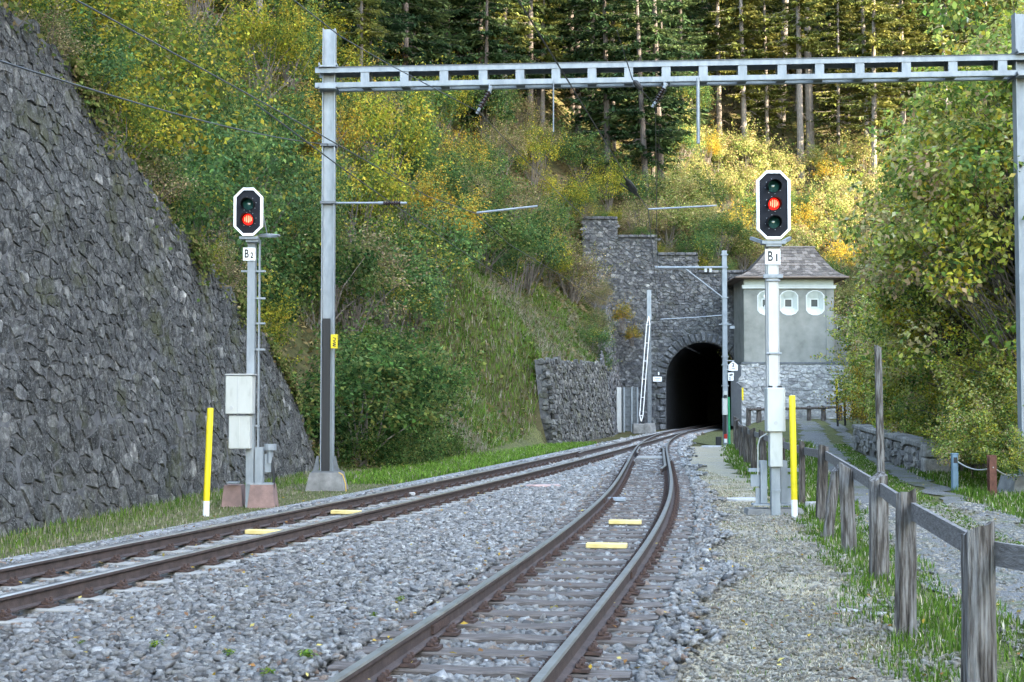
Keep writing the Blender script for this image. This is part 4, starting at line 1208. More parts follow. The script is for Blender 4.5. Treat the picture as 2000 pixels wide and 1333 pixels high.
def hood(b, c, r, L):
    """half-open lamp visor pointing at the viewer"""
    n = 16; c = Vector(c); V = []
    for (rr, f) in ((r, 1), (r - .008, 1)):
        for k in range(n + 1):
            a = math.radians(-35) + math.radians(250) * k / n
            x, z = math.cos(a) * rr, math.sin(a) * rr
            l = L * (.35 + .65 * (math.sin(a) * .5 + .5))
            V += [c + Vector((x, 0, z)), c + Vector((x, -l, z - .02 * (l / L)))]
    m = 2 * (n + 1); Fs = []
    for k in range(n):
        Fs += [(2 * k, 2 * k + 1, 2 * k + 3, 2 * k + 2), (m + 2 * k, m + 2 * k + 2, m + 2 * k + 3, m + 2 * k + 1), (2 * k + 1, m + 2 * k + 1, m + 2 * k + 3, 2 * k + 3)]
    b.raw(V, Fs)
def lens(b, c, r, bulge=.03, n=20):
    c = Vector(c); V = [c + Vector((0, -bulge, 0))]
    for rr, d in ((.5, .75), (1, 0)):
        for k in range(n):
            a = 2 * math.pi * k / n; V.append(c + Vector((math.cos(a) * r * rr, -bulge * d, math.sin(a) * r * rr)))
    Fs = [(0, 1 + (k + 1) % n, 1 + k) for k in range(n)] + [(1 + k, 1 + (k + 1) % n, 1 + n + (k + 1) % n, 1 + n + k) for k in range(n)]
    b.raw(V, Fs)
def hbeam(b, x, y, z0, z1, w, d, t=.012, face='y'):
    """H section; flanges face the viewer"""
    if face == 'y':
        b.box((x, y - d / 2, (z0 + z1) / 2), (w, t, z1 - z0)); b.box((x, y + d / 2, (z0 + z1) / 2), (w, t, z1 - z0)); b.box((x, y, (z0 + z1) / 2), (t, d - t, z1 - z0))
    else:
        b.box((x - w / 2, y, (z0 + z1) / 2), (t, d, z1 - z0)); b.box((x + w / 2, y, (z0 + z1) / 2), (t, d, z1 - z0)); b.box((x, y, (z0 + z1) / 2), (w - t, t, z1 - z0))
def signal_head(root, x, y, zc, w, h, lamps, lit):
    b = MB(); b.prism(octa(w - .06, h - .06, .125), (x, y, zc), EX, EZ, EY, .16)
    head = b.build('signal_board', 'lamp_black', root)
    b = MB(); ring_prism(b, octa(w, h, .15), octa(w - .085, h - .085, .115), (x, y - .025, zc), .05); b.build('rim', 'sign_white', head)
    for k, dz in enumerate(lamps):
        b = MB(); hood(b, (x, y - .002, zc + dz), .108, .20); b.build('lamp_hood', 'lamp_hood', head)
        b = MB(); lens(b, (x, y - .006, zc + dz), .094, .035)
        b.build('lens', 'red_lens' if k == lit else 'green_lens', head, smooth=True)
        if k == lit:
            b = MB()
            for q, (dx, hh) in enumerate(((-.050, .07), (-.022, .11), (.008, .12), (.034, .10), (.058, .06))): b.box((x + dx, y - .044, zc + dz + .004 * (q % 2)), (.013, .004, hh), bev=.001)
            b.build('filament_glow', 'red_glow', head)
        b = MB()
        for q in range(8):
            a = 2 * math.pi * q / 8 + .2; b.tube([(x + math.cos(a) * .126, y, zc + dz + math.sin(a) * .115), (x + math.cos(a) * .126, y - .012, zc + dz + math.sin(a) * .115)], .007, 6)
        b.build('bolt', 'galvanised', head)
    return head

# three-lamp signal B1
sg = G(1512, 1001, -.02); S = thing('railway_signal', 'three lamp railway signal with red light and B1 plate on a pale post', 'railway signal', (sg.x, sg.y, -.1))
sx, sy = sg.x, sg.y
zs = lambda y: P(1512, y, sy).z
signal_head(S, sx - .01, sy - .20, (zs(338) + zs(471)) / 2, .515, zs(338) - zs(471), (.285, .015, -.265), 1)
b = MB(); b.box((sx, sy - .10, zs(476)), (.36, .18, .05)); b.box((sx, sy - .10, zs(481)), (.24, .14, .04))
for s_ in (-1, 1): b.beam((sx + s_ * .16, sy - .06, zs(474)), (sx + s_ * .30, sy + .12, zs(464)), .05, .05)
b.build('head_bracket', 'galvanised', S)
b = MB(); b.box((sx, sy, (zs(474) + zs(770)) / 2), (.165, .13, zs(474) - zs(770)), bev=.012)
for s_ in (-1, 1): b.box((sx + s_ * .09, sy + .03, (zs(480) + zs(770)) / 2), (.016, .10, zs(480) - zs(770)))
b.build('post', 'pale_aluminium', S)
b = MB(); zc = (zs(488) + zs(518)) / 2; b.box((sx - .005, sy - .085, zc), (.235, .012, .24), bev=.004); pl = b.build('name_plate', 'sign_white', S)
text('B', .215, (sx - .045, sy - .095, zc), pl, squash=.68, bold=.004); text('1', .15, (sx + .055, sy - .095, zc - .022), pl, squash=.9, bold=.007)
for yy, w_, h_ in ((541, .30, .06), (549, .22, .03), (691, .24, .03)):
    b = MB(); b.box((sx, sy - .075, zs(yy)), (w_, .03, h_), bev=.006)
    for s_ in (-1, 1): b.tube([(sx + s_ * .055, sy - .09, zs(yy)), (sx + s_ * .055, sy - .11, zs(yy))], .014, 6)
    b.build('clamp', 'galvanised', S)
b = MB(); b.box((sx - .01, sy - .19, (zs(758) + zs(843)) / 2), (.275, .24, zs(758) - zs(843)), bev=.012); cb = b.build('cabinet', 'cabinet_paint', S)
b = MB(); b.box((sx + .10, sy - .312, (zs(758) + zs(843)) / 2), (.012, .006, .60)); b.tube([(sx - .02, sy - .308, zs(826)), (sx - .02, sy - .322, zs(826))], .028, 14); b.build('door_latch', 'pale_aluminium', cb)
b = MB()
for s_ in (-1, 1): b.box((sx + s_ * .07, sy - .16, zs(756)), (.05, .09, .03))
b.build('cabinet_bracket', 'black_paint', cb)
b = MB(); b.box((sx - .005, sy - .17, (zs(843) + zs(911)) / 2), (.19, .17, zs(843) - zs(911)), bev=.008); b.build('cable_box', 'cabinet_paint', S)
b = MB(); hbeam(b, sx, sy - .10, -.1, zs(905), .135, .12); b.box((sx, sy - .175, .32), (.145, .02, .03)); b.build('lower_post', 'galvanised', S)
b = MB()
for s_ in (-1, 1):
    hbeam(b, sx + s_ * .155, sy + .06, .12, zs(900), .10, .14)
    b.box((sx + s_ * .27, sy + .06, .62), (.22, .10, .05)); b.box((sx + s_ * .26, sy + .06, .46), (.17, .03, .18))
    b.box((sx + s_ * .22, sy + .06, .22), (.10, .03, .25)); b.box((sx + s_ * .20, sy + .02, .10), (.26, .22, .025))
b.build('mounting_frame', 'galvanised', S)
b = MB()
for s_ in (-1, 1): b.frustum((sx + s_ * .24, sy + .06, -.12), (.40, .42), (.34, .36), .16)
b.build('foundation', 'concrete', S)
b = MB(); b.tube([(sx - .11, sy - .10, zs(846)), (sx - .22, sy - .08, zs(855)), (sx - .25, sy - .06, zs(870)), (sx - .25, sy - .04, .55)], .010, 6); b.build('cable', 'chain_grey', S)

# two-lamp signal B2
sg = G(480, 985, 0.0); S = thing('railway_signal', 'two lamp railway signal with red light and B2 plate before the rubble wall', 'railway signal', (sg.x, sg.y, -.1))
sy = sg.y; zs = lambda y: P(492, y, sy).z; xs_ = lambda px, y=700: P(px, y, sy).x
hx = xs_(491, 418)
signal_head(S, hx, sy - .26, (zs(372) + zs(465)) / 2, .475, zs(372) - zs(465), (.125, -.125), 1)
b = MB(); b.box((hx, sy - .15, zs(468)), (.30, .2, .04)); b.box((hx + .05, sy - .12, zs(473)), (.2, .16, .04)); b.build('head_bracket', 'galvanised', S)
b = MB(); pts = [Vector((hx + .30 + .17 * math.cos(2 * math.pi * k / 16), sy - .02 + .17 * math.sin(2 * math.pi * k / 16), zs(461))) for k in range(17)]
b.tube(pts, .014, 6); b.beam((hx + .1, sy - .08, zs(463)), (hx + .47, sy - .02, zs(461)), .05, .015); b.beam((hx + .22, sy - .12, zs(425)), (hx + .27, sy - .02, zs(462)), .012); b.build('maintenance_hoop', 'galvanised', S)
pxx = lambda y: P(494, y, sy).x
b = MB(); x0 = xs_(491, 700)
hbeam(b, x0, sy, -.1, zs(470), .125, .15, .012)
b.build('post', 'galvanised', S)
b = MB()
b.box((x0 + .115, sy + .05, (zs(468) + zs(900)) / 2), (.018, .10, zs(468) - zs(900)))
b.build('ladder_stile', 'galvanised', S)
for k, yy in enumerate((530, 583, 632, 683, 832, 877)):
    b = MB(); xa = x0 + .03; xb = x0 + (.22 if k < 4 else .14); b.beam((x0 - .18 if k == 0 else xa, sy + .02, zs(yy)), (xb, sy + .02, zs(yy)), .05, .03)
    b.build('rung', 'galvanised', S)
b = MB(); zc = (zs(485) + zs(511)) / 2; xn = xs_(489, 498); b.box((xn, sy - .10, zc), (.205, .012, .215), bev=.004); pl = b.build('name_plate', 'sign_white', S)
text('B', .19, (xn - .042, sy - .11, zc), pl, squash=.68, bold=.004); text('2', .13, (xn + .045, sy - .11, zc - .025), pl, squash=.75, bold=.003)
xa, xb = xs_(448, 770), xs_(500, 770)
b = MB(); b.box(((xa + xb) / 2, sy - .20, (zs(735) + zs(809)) / 2), (xb - xa, .26, zs(735) - zs(809)), bev=.012); cb = b.build('cabinet', 'cabinet_paint', S)
b = MB(); b.box((xa + .20, sy - .333, (zs(735) + zs(809)) / 2), (.014, .012, zs(738) - zs(806))); b.tube([(xa + .10, sy - .33, zs(797)), (xa + .10, sy - .345, zs(797))], .03, 14); b.build('door_latch', 'pale_aluminium', cb)
b = MB(); b.box(((xa + xb) / 2 + .01, sy - .20, zs(732.5)), (xb - xa + .03, .30, .02)); b.build('cabinet_roof', 'pale_aluminium', cb)
xa, xb = xs_(453, 845), xs_(494, 845)
b = MB(); b.box(((xa + xb) / 2, sy - .18, (zs(812) + zs(876)) / 2), (xb - xa, .2, zs(812) - zs(876)), bev=.01); b.box((xa + .17, sy - .283, (zs(812) + zs(876)) / 2), (.012, .01, .5)); b.build('cable_box', 'cabinet_paint', S)
xm = xs_(503, 900)
b = MB(); hbeam(b, xm + .03, sy + .02, zs(945), zs(874), .13, .14)
b.box((xm + .16, sy + .06, zs(905)), (.10, .05, .30)); b.tube([(xm + .20, sy + .05, zs(880)), (xm + .20, sy + .05, zs(868))], .10, 14); b.tube([(xm + .19, sy + .05, zs(905)), (xm + .20, sy + .05, zs(880))], .05, 10)
b.box((xm + .06, sy, zs(945)), (.42, .24, .025)); b.box((xs_(455, 945), sy + .05, zs(943)), (.18, .18, .02)); b.build('mounting_frame', 'galvanised', S)
b = MB(); b.frustum((xs_(513, 970), sy + .05, -.12), (.46, .46), (.36, .36), .44); b.frustum((xs_(452, 970), sy + .25, -.12), (.36, .44), (.28, .34), .42); b.build('foundation', 'red_concrete', S)
b = MB(); b.tube([(xm + .22, sy + .05, zs(890)), (xm + .27, sy, zs(930)), (xm + .25, sy, .1), (xm + .30, sy, -.05)], .022, 6); b.build('cable', 'cable_black', S)

# ------------------------------------------------------------------ overhead line gantry
mA = G(637, 952, 0.02); mA.y = 28.0; mA.x = P(639, 900, 28).x
mBx, mBy = P(1995, 500, 26.9).x + .06, 26.9
gan = thing('catenary_gantry', 'galvanised steel portal gantry carrying the overhead line across both tracks', 'gantry', (mA.x, mA.y, 0))
zt = P(648, 58, 28).z
def mast(x, y, z0, z1, w=.235, d=.22):
    b = MB(); hbeam(b, x, y, z0, z1, w, d, .018, 'x')
    return b
b = mast(mA.x, mA.y, .30, zt); mm = b.build('mast', 'galvanised', gan)
b = MB(); b.box((mA.x - .02, mA.y - .075, (P(640, 627, 28).z + .1) / 2 + .05), (.15, .05, P(640, 627, 28).z - .12)); b.build('cable_cover', 'cable_black', mm)
b = MB(); b.box((mA.x, mA.y, .31), (.56, .42, .03))
for s_ in (-1, 1):
    b.raw([(mA.x + s_ * .145, mA.y - .16, .325), (mA.x + s_ * .25, mA.y - .16, .325), (mA.x + s_ * .19, mA.y - .16, .62), (mA.x + s_ * .145, mA.y - .16, .62), (mA.x + s_ * .145, mA.y - .14, .325), (mA.x + s_ * .25, mA.y - .14, .325), (mA.x + s_ * .19, mA.y - .14, .62), (mA.x + s_ * .145, mA.y - .14, .62)], [(0, 1, 2, 3), (7, 6, 5, 4), (0, 4, 5, 1), (1, 5, 6, 2), (2, 6, 7, 3), (3, 7, 4, 0)])
    b.tube([(mA.x + s_ * .24, mA.y - .1, .32), (mA.x + s_ * .24, mA.y - .1, .38)], .02, 6)
b.build('base_plate', 'dark_galvanised', mm)
b = MB(); b.frustum((mA.x, mA.y, -.25), (.84, .84), (.6, .64), .55); b.build('foundation', 'concrete', gan)
b = MB(); b.tube([(mA.x + .28, mA.y - .42, .31), (mA.x + .36, mA.y - .46, .27), (mA.x + .42, mA.y - .50, .1), (mA.x + .44, mA.y - .52, -.1)], .012, 6); b.build('ground_cable', 'cable_yellow', mm)
b = MB(); ps = P(652, 667, 27.8); b.box((ps.x, mA.y - .14, ps.z), (.135, .01, .275), bev=.003); sp = b.build('warning_plate', 'yellow_paint', mm)
b = MB()
zz_ = [(-.022, .075), (.030, .062), (.020, .020), (-.025, .012), (.030, -.020), (-.030, -.048), (.032, -.060), (-.03, -.085), (.03, -.098)]
for (a0, c0), (a1, c1) in zip(zz_[:-1], zz_[1:]): b.beam((ps.x + a0, mA.y - .148, ps.z + c0), (ps.x + a1, mA.y - .148, ps.z + c1), .014, .006, (0, 1, 0))
b.build('lettering', 'black_paint', sp)
b = mast(mBx, mBy, .30, P(1990, 28, 26.9).z, .27, .22); b.build('mast', 'galvanised', gan)
b = MB(); b.frustum((mBx, mBy, -.25), (1.0, 1.0), (.74, .8), .55); b.build('foundation', 'concrete', gan)
# beam: four angle chords, front and back battens
bz0, bz1 = 7.87, 8.25
A = Vector((mA.x - .24, mA.y, 0)); Bv = Vector((mBx + .3, mBy, 0)); gd = (Bv - A).normalized(); gn = Vector((gd.y, -gd.x, 0)); gn = gn if gn.y < 0 else -gn
GL = (Bv - A).length
for (dn, nm) in ((.21, 'front'), (-.21, 'back')):
    for z in (bz0, bz1):
        b = MB(); s_ = 1 if z == bz1 else -1
        p0 = A + gn * dn; p1 = Bv + gn * dn
        b.beam(p0 + Vector((0, 0, z - s_ * .046)), p1 + Vector((0, 0, z - s_ * .046)), .012, .092)
        q0 = p0 - gn * math.copysign(.05, dn); q1 = p1 - gn * math.copysign(.05, dn)
        b.beam(q0 + Vector((0, 0, z + s_ * .002)), q1 + Vector((0, 0, z + s_ * .002)), .112, .012)
        b.build('chord', 'galvanised', gan)
if True:
    b = MB(); b.beam(A + Vector((0, 0, bz1 + .016)), Bv + Vector((0, 0, bz1 + .016)), .46, .012); b.build('top_plate', 'dark_galvanised', gan)  # dark strip added for the shadowed edge of the top flange
bpx = [712, 790, 868, 945, 1017, 1087, 1157, 1228, 1300, 1371, 1446, 1521, 1592, 1668, 1755, 1842, 1934]
for px_ in bpx:
    u = (P(px_, 140, 27.5).x - A.x) / gd.x
    for dn in (.21, -.21):
        b = MB(); c_ = A + gd * u + gn * dn; s_ = math.copysign(1, dn)
        b.box((c_.x - gn.x * .012 * s_, c_.y - gn.y * .012 * s_, (bz0 + bz1) / 2), (.17, .010, bz1 - bz0 - .02), math.atan2(gd.y, gd.x))
        for e in (-.08, .08):
            q = c_ + gd * e - gn * s_ * .065; b.box((q.x, q.y, (bz0 + bz1) / 2), (.010, .10, bz1 - bz0 - .03), math.atan2(gd.y, gd.x))
        b.build('batten', 'galvanised', gan)
    b = MB(); c_ = A + gd * u; b.box((c_.x, c_.y, bz0 + .012), (.17, .32, .012), math.atan2(gd.y, gd.x)); b.box((c_.x, c_.y, bz1 - .012), (.17, .32, .012), math.atan2(gd.y, gd.x))
    b.build('tie_batten', 'dark_galvanised', gan)  # darker steel stands for the shade inside the beam
for mx, my in ((mA.x, mA.y), (mBx, mBy)):
    for z in (bz0 - .02, bz1 + .03):
        b = MB(); b.box((mx, my, z), (.36, .60, .03)); 
        for s_ in (-1, 1): b.box((mx + s_ * .17, my, z + .02), (.02, .6, .09))
        b.build('clamp', 'galvanised', gan)
for yy in (285, 397):
    b = MB(); b.box((mA.x, mA.y, P(640, yy, 28).z), (.31, .27, .05)); b.build('band', 'dark_galvanised', mm)

def insulator(p0, p1, n, r, name, parent, cap='galvanised'):
    p0 = Vector(p0); p1 = Vector(p1); d = p1 - p0; pts = []; rs = []
    for k in range(n):
        t = (k + .15) / n; t2 = (k + .5) / n; t3 = (k + .85) / n
        pts += [p0 + d * t, p0 + d * t2, p0 + d * t3]; rs += [r * .45, r, r * .45]
    b = MB(); b.tube(pts, rs, 12); o = b.build(name, 'insulator_brown', parent, smooth=False)
    u = d.normalized(); b = MB(); b.tube([p0 - u * .10, p0 + u * .02], r * .5, 8); b.tube([p1 - u * .02, p1 + u * .12], r * .4, 8); b.build('end_cap', cap, o)
    return o
# strain insulators hanging from the beam, hangers
iL0, iL1 = P(956, 178, 27.4), P(937, 212, 27.4); insulator(iL0, iL1, 6, .075, 'insulator', gan)
iR0, iR1 = P(1297, 172, 27.2), P(1280, 200, 27.2); insulator(iR0, iR1, 6, .075, 'insulator', gan)
b = MB(); b.tube([iL0, (iL0.x, iL0.y, bz0)], .015, 6); b.tube([iR0, (iR0.x, iR0.y, bz0)], .015, 6); b.build('hook', 'galvanised', gan)
hb = P(1364, 281, 27.2); b = MB(); b.tube([(hb.x, 27.2, bz0 + .05), (hb.x, 27.2, hb.z)], .035, 10); b.build('hanger_tube', 'galvanised', gan)
hb2 = P(1081, 258, 27.4); b = MB(); b.tube([(hb2.x, 27.4, bz0 + .05), (hb2.x, 27.4, hb2.z)], .013, 8); b.build('hanger_tube', 'galvanised', gan)
# arm on the mast with its horizontal insulator
b = MB(); za = P(640, 397, 28).z; xe = P(738, 397, 28).x; b.tube([(mA.x + .14, 28, za), (xe, 28, za)], .022, 8); b.build('arm', 'galvanised', gan)
insulator((xe + .10, 28, za), P(783, 397, 28), 7, .062, 'insulator', gan)
# registration arms with their drop wires
def reg_arm(p0, p1, r, nm):
    b = MB(); b.tube([p0, p1], r, 8); return b.build(nm, 'galvanised', gan)
ra0, ra1 = P(931, 416, 27.6), P(1050, 403, 27.6); reg_arm(ra0, ra1, .02, 'registration_arm')
rb0, rb1 = P(1266, 409, 27.2), P(1400, 402, 27.2); reg_arm(rb0, rb1, .016, 'registration_arm')
b = MB(); b.tube([ra1, hb2], .004, 5); b.build('stay_wire', 'wire_dark', gan)
b = MB(); b.tube([rb1, hb], .004, 5); b.build('stay_wire', 'wire_dark', gan)

# wires
def wire(name, pts, r, label, group='overhead line wires'):
    b = MB(); b.tube(pts, r, 6); return tag(b.build(name, 'wire_dark'), label, 'wire', group)
def sag(p0, p1, s, n=14):
    p0 = Vector(p0); p1 = Vector(p1)
    return [p0.lerp(p1, k / n) - Vector((0, 0, s * 4 * (k / n) * (1 - k / n))) for k in range(n + 1)]
cw = [Vector((float(CL(y)) - .12 + .15 * math.sin(y * .12), y, 5.30)) for y in np.arange(3, 27, 2)] + [Vector((ra0.x, 27.6, ra0.z - .02))] + [Vector((float(CL(y)) - .05 + .12 * math.sin(y * .11), y, 5.24)) for y in np.arange(32, 118, 4)]
wire('contact_wire', cw, .008, 'dark contact wire above the main line running into the tunnel')
cwr = [P(1012, 0, 13.0)] ; d_ = (P(1245, 379, 24.8) - cwr[0]); cwr = [cwr[0] - d_ * .8, cwr[0], cwr[0] + d_ * .5, P(1243, 377, 24.8), Vector((rb0.x, 27.2, rb0.z)), P(1275, 500, 36), P(1281, 560, 46), P(1290, 624, 60), Vector((float(CL(86)), 86, 5.25)), Vector((float(CL(112)), 112, 5.25))]
wire('contact_wire', cwr, .009, 'dark contact wire above the siding passing the black wire clamp')
wire('messenger_wire', [P(560, -10, 20), P(664, 71, 22.2), P(761, 127, 24.4), iL1 - Vector((0, 0, .08))] + sag(iL1 - Vector((0, 0, .08)), P(1281, 523, 57.7), .35)[1:], .009, 'thin messenger wire hung from the gantry insulator over the main line')
wire('messenger_wire', [P(1205, 60, 24.0), P(1235, 155, 25.6), iR1 - Vector((0, 0, .07))] + sag(iR1 - Vector((0, 0, .07)), P(1284, 523, 57.7), .3)[1:], .009, 'thin messenger wire hung from the gantry insulator over the siding')
wire('side_wire', [P(500, 204, 17), P(664, 326, 22.5), P(765, 397, 28), P(915, 499, 44), P(1010, 560, 60)], .010, 'dark feeder wire held off the gantry mast by an insulator')
wire('side_wire', sag((mA.x, 27.86, P(640, 285, 28).z), P(-60, 100, 11), .12), .009, 'dark stay wire running from the gantry mast over the rubble wall')
wire('dropper_wire', [P(1287, 250, 30), P(1279, 520, 33)], .004, 'thin vertical dropper wire above the siding')
# clamp on the siding contact wire
b = MB(); p0, p1 = P(1218, 345, 23.6), P(1248, 384, 24.9)
b.tube([p0.lerp(p1, t) for t in (.0, .2, .3, .7, .8, 1)], [.012, .02, .055, .055, .02, .012], 8); b.tube([p0 + Vector((-.05, 0, -.12)), p0.lerp(p1, .5) + Vector((-.05, 0, -.05)), p1], .012, 6)
tag(b.build('wire_clamp', 'cable_black'), 'black sectioning clamp on the contact wire above the siding', 'wire clamp')
b = MB(); p0, p1 = P(1238, 158, 25.8), P(1254, 176, 25.8); b.tube([p0.lerp(p1, t) for t in (0, .15, .5, .85, 1)], [.02, .05, .06, .045, .02], 10)
tag(b.build('wire_clamp', 'cable_black'), 'small dark fitting on the messenger wire under the gantry beam', 'wire fitting')

# ------------------------------------------------------------------ small catenary mast right of the track
cm = G(1417, 866, .05); cmx, cmy = cm.x, cm.y
cmast = thing('catenary_mast', 'slim galvanised mast with cantilever arm before the tunnel mouth', 'catenary mast', (cmx, cmy, 0))
zq = lambda y: P(1417, y, cmy).z
b = MB(); hbeam(b, cmx, cmy, -.1, zq(490), .19, .17, .014); b.build('mast', 'galvanised', cmast)
b = MB(); b.tube([(cmx, cmy - .08, zq(523)), P(1279, 523, cmy)], .045, 8); b.build('cantilever', 'galvanised', cmast)
b = MB(); b.tube([P(1338, 525, cmy), (cmx - .08, cmy - .05, zq(582))], .03, 8); b.build('strut', 'galvanised', cmast)
b = MB(); b.tube([(cmx, cmy - .08, zq(616)), P(1350, 621, cmy), P(1289, 624, cmy)], .022, 8); b.build('steady_arm', 'galvanised', cmast)
b = MB(); p = P(1383, 527, cmy - .1)
for s_ in (-.1, .1): b.box((p.x + s_, p.y, p.z - .03), (.10, .06, .16))
b.build('line_clamp', 'pale_aluminium', cmast)
b = MB()
for yy in (498, 523, 582, 632, 697, 713, 754): b.box((cmx, cmy, zq(yy)), (.28, .24, .05))
b.box((cmx + .0, cmy - .1, zq(634)), (.52, .04, .04)); b.box((cmx + .3, cmy - .1, zq(640)), (.2, .03, .12))
b.build('band', 'galvanised', cmast)
p = P(1432, 715, cmy - .2); b = MB(); b.prism([(-.19, -.20), (.19, -.20), (.19, .04), (0, .20), (-.19, .04)], (p.x, p.y, p.z), EX, EZ, EY, .02); pl = b.build('sign_plate', 'sign_white', cmast)
text('2', .20, (p.x, p.y - .006, p.z + .035), pl, bold=.006); text('1000', .075, (p.x, p.y - .006, p.z - .115), pl)
p = P(1427.5, 736, cmy - .2); b = MB(); b.box((p.x, p.y, p.z), (.225, .02, .33)); pl = b.build('sign_plate', 'sign_white', cmast)
text('49', .145, (p.x, p.y - .014, p.z + .06), pl, bold=.005); text('2', .145, (p.x - .045, p.y - .014, p.z - .08), pl, bold=.005); text('11', .08, (p.x + .05, p.y - .014, p.z - .095), pl)
b = MB()
for yy in (705, 722, 731): b.beam((cmx + .05, cmy - .12, zq(yy)), (cmx + .36, cmy - .17, zq(yy)), .03)
b.build('sign_bracket', 'pale_aluminium', cmast)
b = MB(); b.box((cmx - .05, cmy - .22, (zq(778) + zq(811)) / 2), (.20, .2, zq(778) - zq(811)), bev=.01); b.box((cmx - .03, cmy - .22, zq(769)), (.16, .16, .2)); b.build('switch_box', 'cabinet_paint', cmast)
b = MB(); b.box((cmx - .04, cmy - .24, zq(775)), (.12, .2, .13)); b.tube([(cmx - .05, cmy - .2, zq(811)), (cmx - .05, cmy - .2, zq(848))], .07, 8); b.build('insulator', 'cable_black', cmast)
b = MB(); b.tube([(cmx - .03, cmy - .24, zq(848)), (cmx - .03, cmy - .24, zq(857))], .07, 8); b.build('red_cap', 'red_paint', cmast)
b = MB(); b.tube([(cmx - .03, cmy - .24, zq(857)), (cmx - .03, cmy - .24, zq(865))], .065, 8); b.build('white_foot', 'white_paint', cmast)
b = MB(); b.tube([(cmx + .14, cmy - .15, -.08), (cmx + .12, cmy - .15, zq(776))], .045, 8); b.build('green_conduit', 'green_paint', cmast)
b = MB(); b.box((cmx - .30, cmy - .1, .12), (.22, .2, .4), bev=.02); b.build('point_motor', 'cable_black', cmast)
# signalling stake beside it
p = G(1404, 836, .2); b = MB(); b.tube([(p.x, 70, 0), (p.x, 70, P(1404, 775, 70).z)], .025, 6); b.box((p.x, 69.95, P(1404, 771, 70).z), (.12, .08, .26)); 
tag(b.build('signal_stake', 'dark_galvanised'), 'thin grey stake with small box standing in the tunnel mouth', 'stake')

# mast with lattice stay left of the tunnel
lm = thing('catenary_mast', 'dark grey mast with white lattice stay left of the tunnel mouth', 'catenary mast', (P(1268, 800, 86).x, 86, 0))
lm['label'] = 'dark grey mast with white lattice stay beside the slatted metal barrier'
lx = P(1268, 700, 86).x; zl_ = lambda y: P(1268, y, 86).z
b = MB(); hbeam(b, lx, 86, -.1, zl_(567), .24, .22, .016); b.build('mast', 'dark_galvanised', lm)
b = MB(); b.box((lx, 86, zl_(567) - .9), (.26, .24, 1.8)); b.build('mast_top', 'galvanised', lm)
pb, ptp = P(1252.5, 812, 85.6), P(1266, 635, 85.8)
b = MB(); off = Vector((.10, 0, 0))
b.tube([pb - off, ptp - off], .03, 6); b.tube([pb + off, ptp + off], .03, 6); b.tube([pb - off, pb + Vector((.0, 0, -.35))], .03, 6); b.tube([pb + off, pb + Vector((0, 0, -.35))], .03, 6); b.tube([ptp - off, P(1267, 618, 85.9)], .03, 6); b.tube([ptp + off, P(1267, 618, 85.9)], .03, 6)
for t in np.linspace(0, 1, 6): q = pb.lerp(ptp, float(t)); b.beam(q - off, q + off, .04)
b.build('lattice_stay', 'white_paint', lm)
b = MB(); q = P(1252, 836, 85.6); b.box((q.x, 85.6, .22), (1.0, .8, .6), bev=.03); b.build('stay_block', 'concrete', lm)
b = MB(); b.frustum((lx, 86, -.2), (.8, .8), (.6, .6), .75); b.build('foundation', 'concrete', lm)
# slatted barrier
gt = thing('slatted_barrier', 'grey steel barrier of upright posts and mesh beside the mast with lattice stay', 'barrier', (P(1228, 838, 87).x, 87, 0))
for k, px_ in enumerate((1209, 1219, 1234, 1245)):
    b = MB(); p = P(px_, 800, 87); w_ = .28 if k == 0 else .10; b.box((p.x, 87, 1.35), (w_, .12, 2.75), bev=.01); b.build('upright', 'pale_aluminium' if k == 0 else 'galvanised', gt)
for k, z in enumerate((.4, 1.0, 1.6, 2.2, 2.68)):
    b = MB(); x0, x1 = P(1213, 800, 87).x, P(1247, 800, 87).x; b.box(((x0 + x1) / 2, 87.06, z), (x1 - x0, .04, .06)); b.build('cross_bar', 'dark_galvanised', gt)
b = MB(); b.box(((x0 + x1) / 2, 87.2, 1.35), (x1 - x0, .05, 2.6)); b.build('back_panel', 'dark_galvanised', gt)
# white board on the portal
p = P(1284, 741, 99.7); b = MB(); b.box((p.x, 99.70, p.z), (.62, .03, .34)); ns = b.build('tunnel_sign', 'sign_white'); ROOT[ns.name] = np.array(ns.location)
tag(ns, 'small white name board on the portal stones left of the tunnel mouth', 'sign'); ns['label'] = 'small white name board fixed to the portal stones beside the arch'
b = MB()
for (dz, w_, n_) in ((.06, .36, 9), (-.07, .2, 5)):
    for k in range(n_): b.box((p.x - w_ / 2 + w_ * (k + .5) / n_, 99.682, p.z + dz), (w_ / n_ * .6, .003, .05))
b.build('lettering', 'dark_galvanised', ns)
p = P(1286.5, 730, 99.7); b = MB(); b.box((p.x, 99.72, p.z), (.11, .03, .2), bev=.01); tag(b.build('reflector_plate', 'white_paint'), 'tiny white plate on the portal stones above the white name board', 'plate')
for k, (px_, py_, h_) in enumerate(((1451.5, 770, .85),)):
    p = P(px_, py_, 94.4); b = MB(); b.box((p.x, 94.6, p.z), (.13, .03, h_), bev=.01); tag(b.build('marker_strip', 'yellow_paint'), 'narrow yellow strip on the corner of the rubble house base', 'marker')

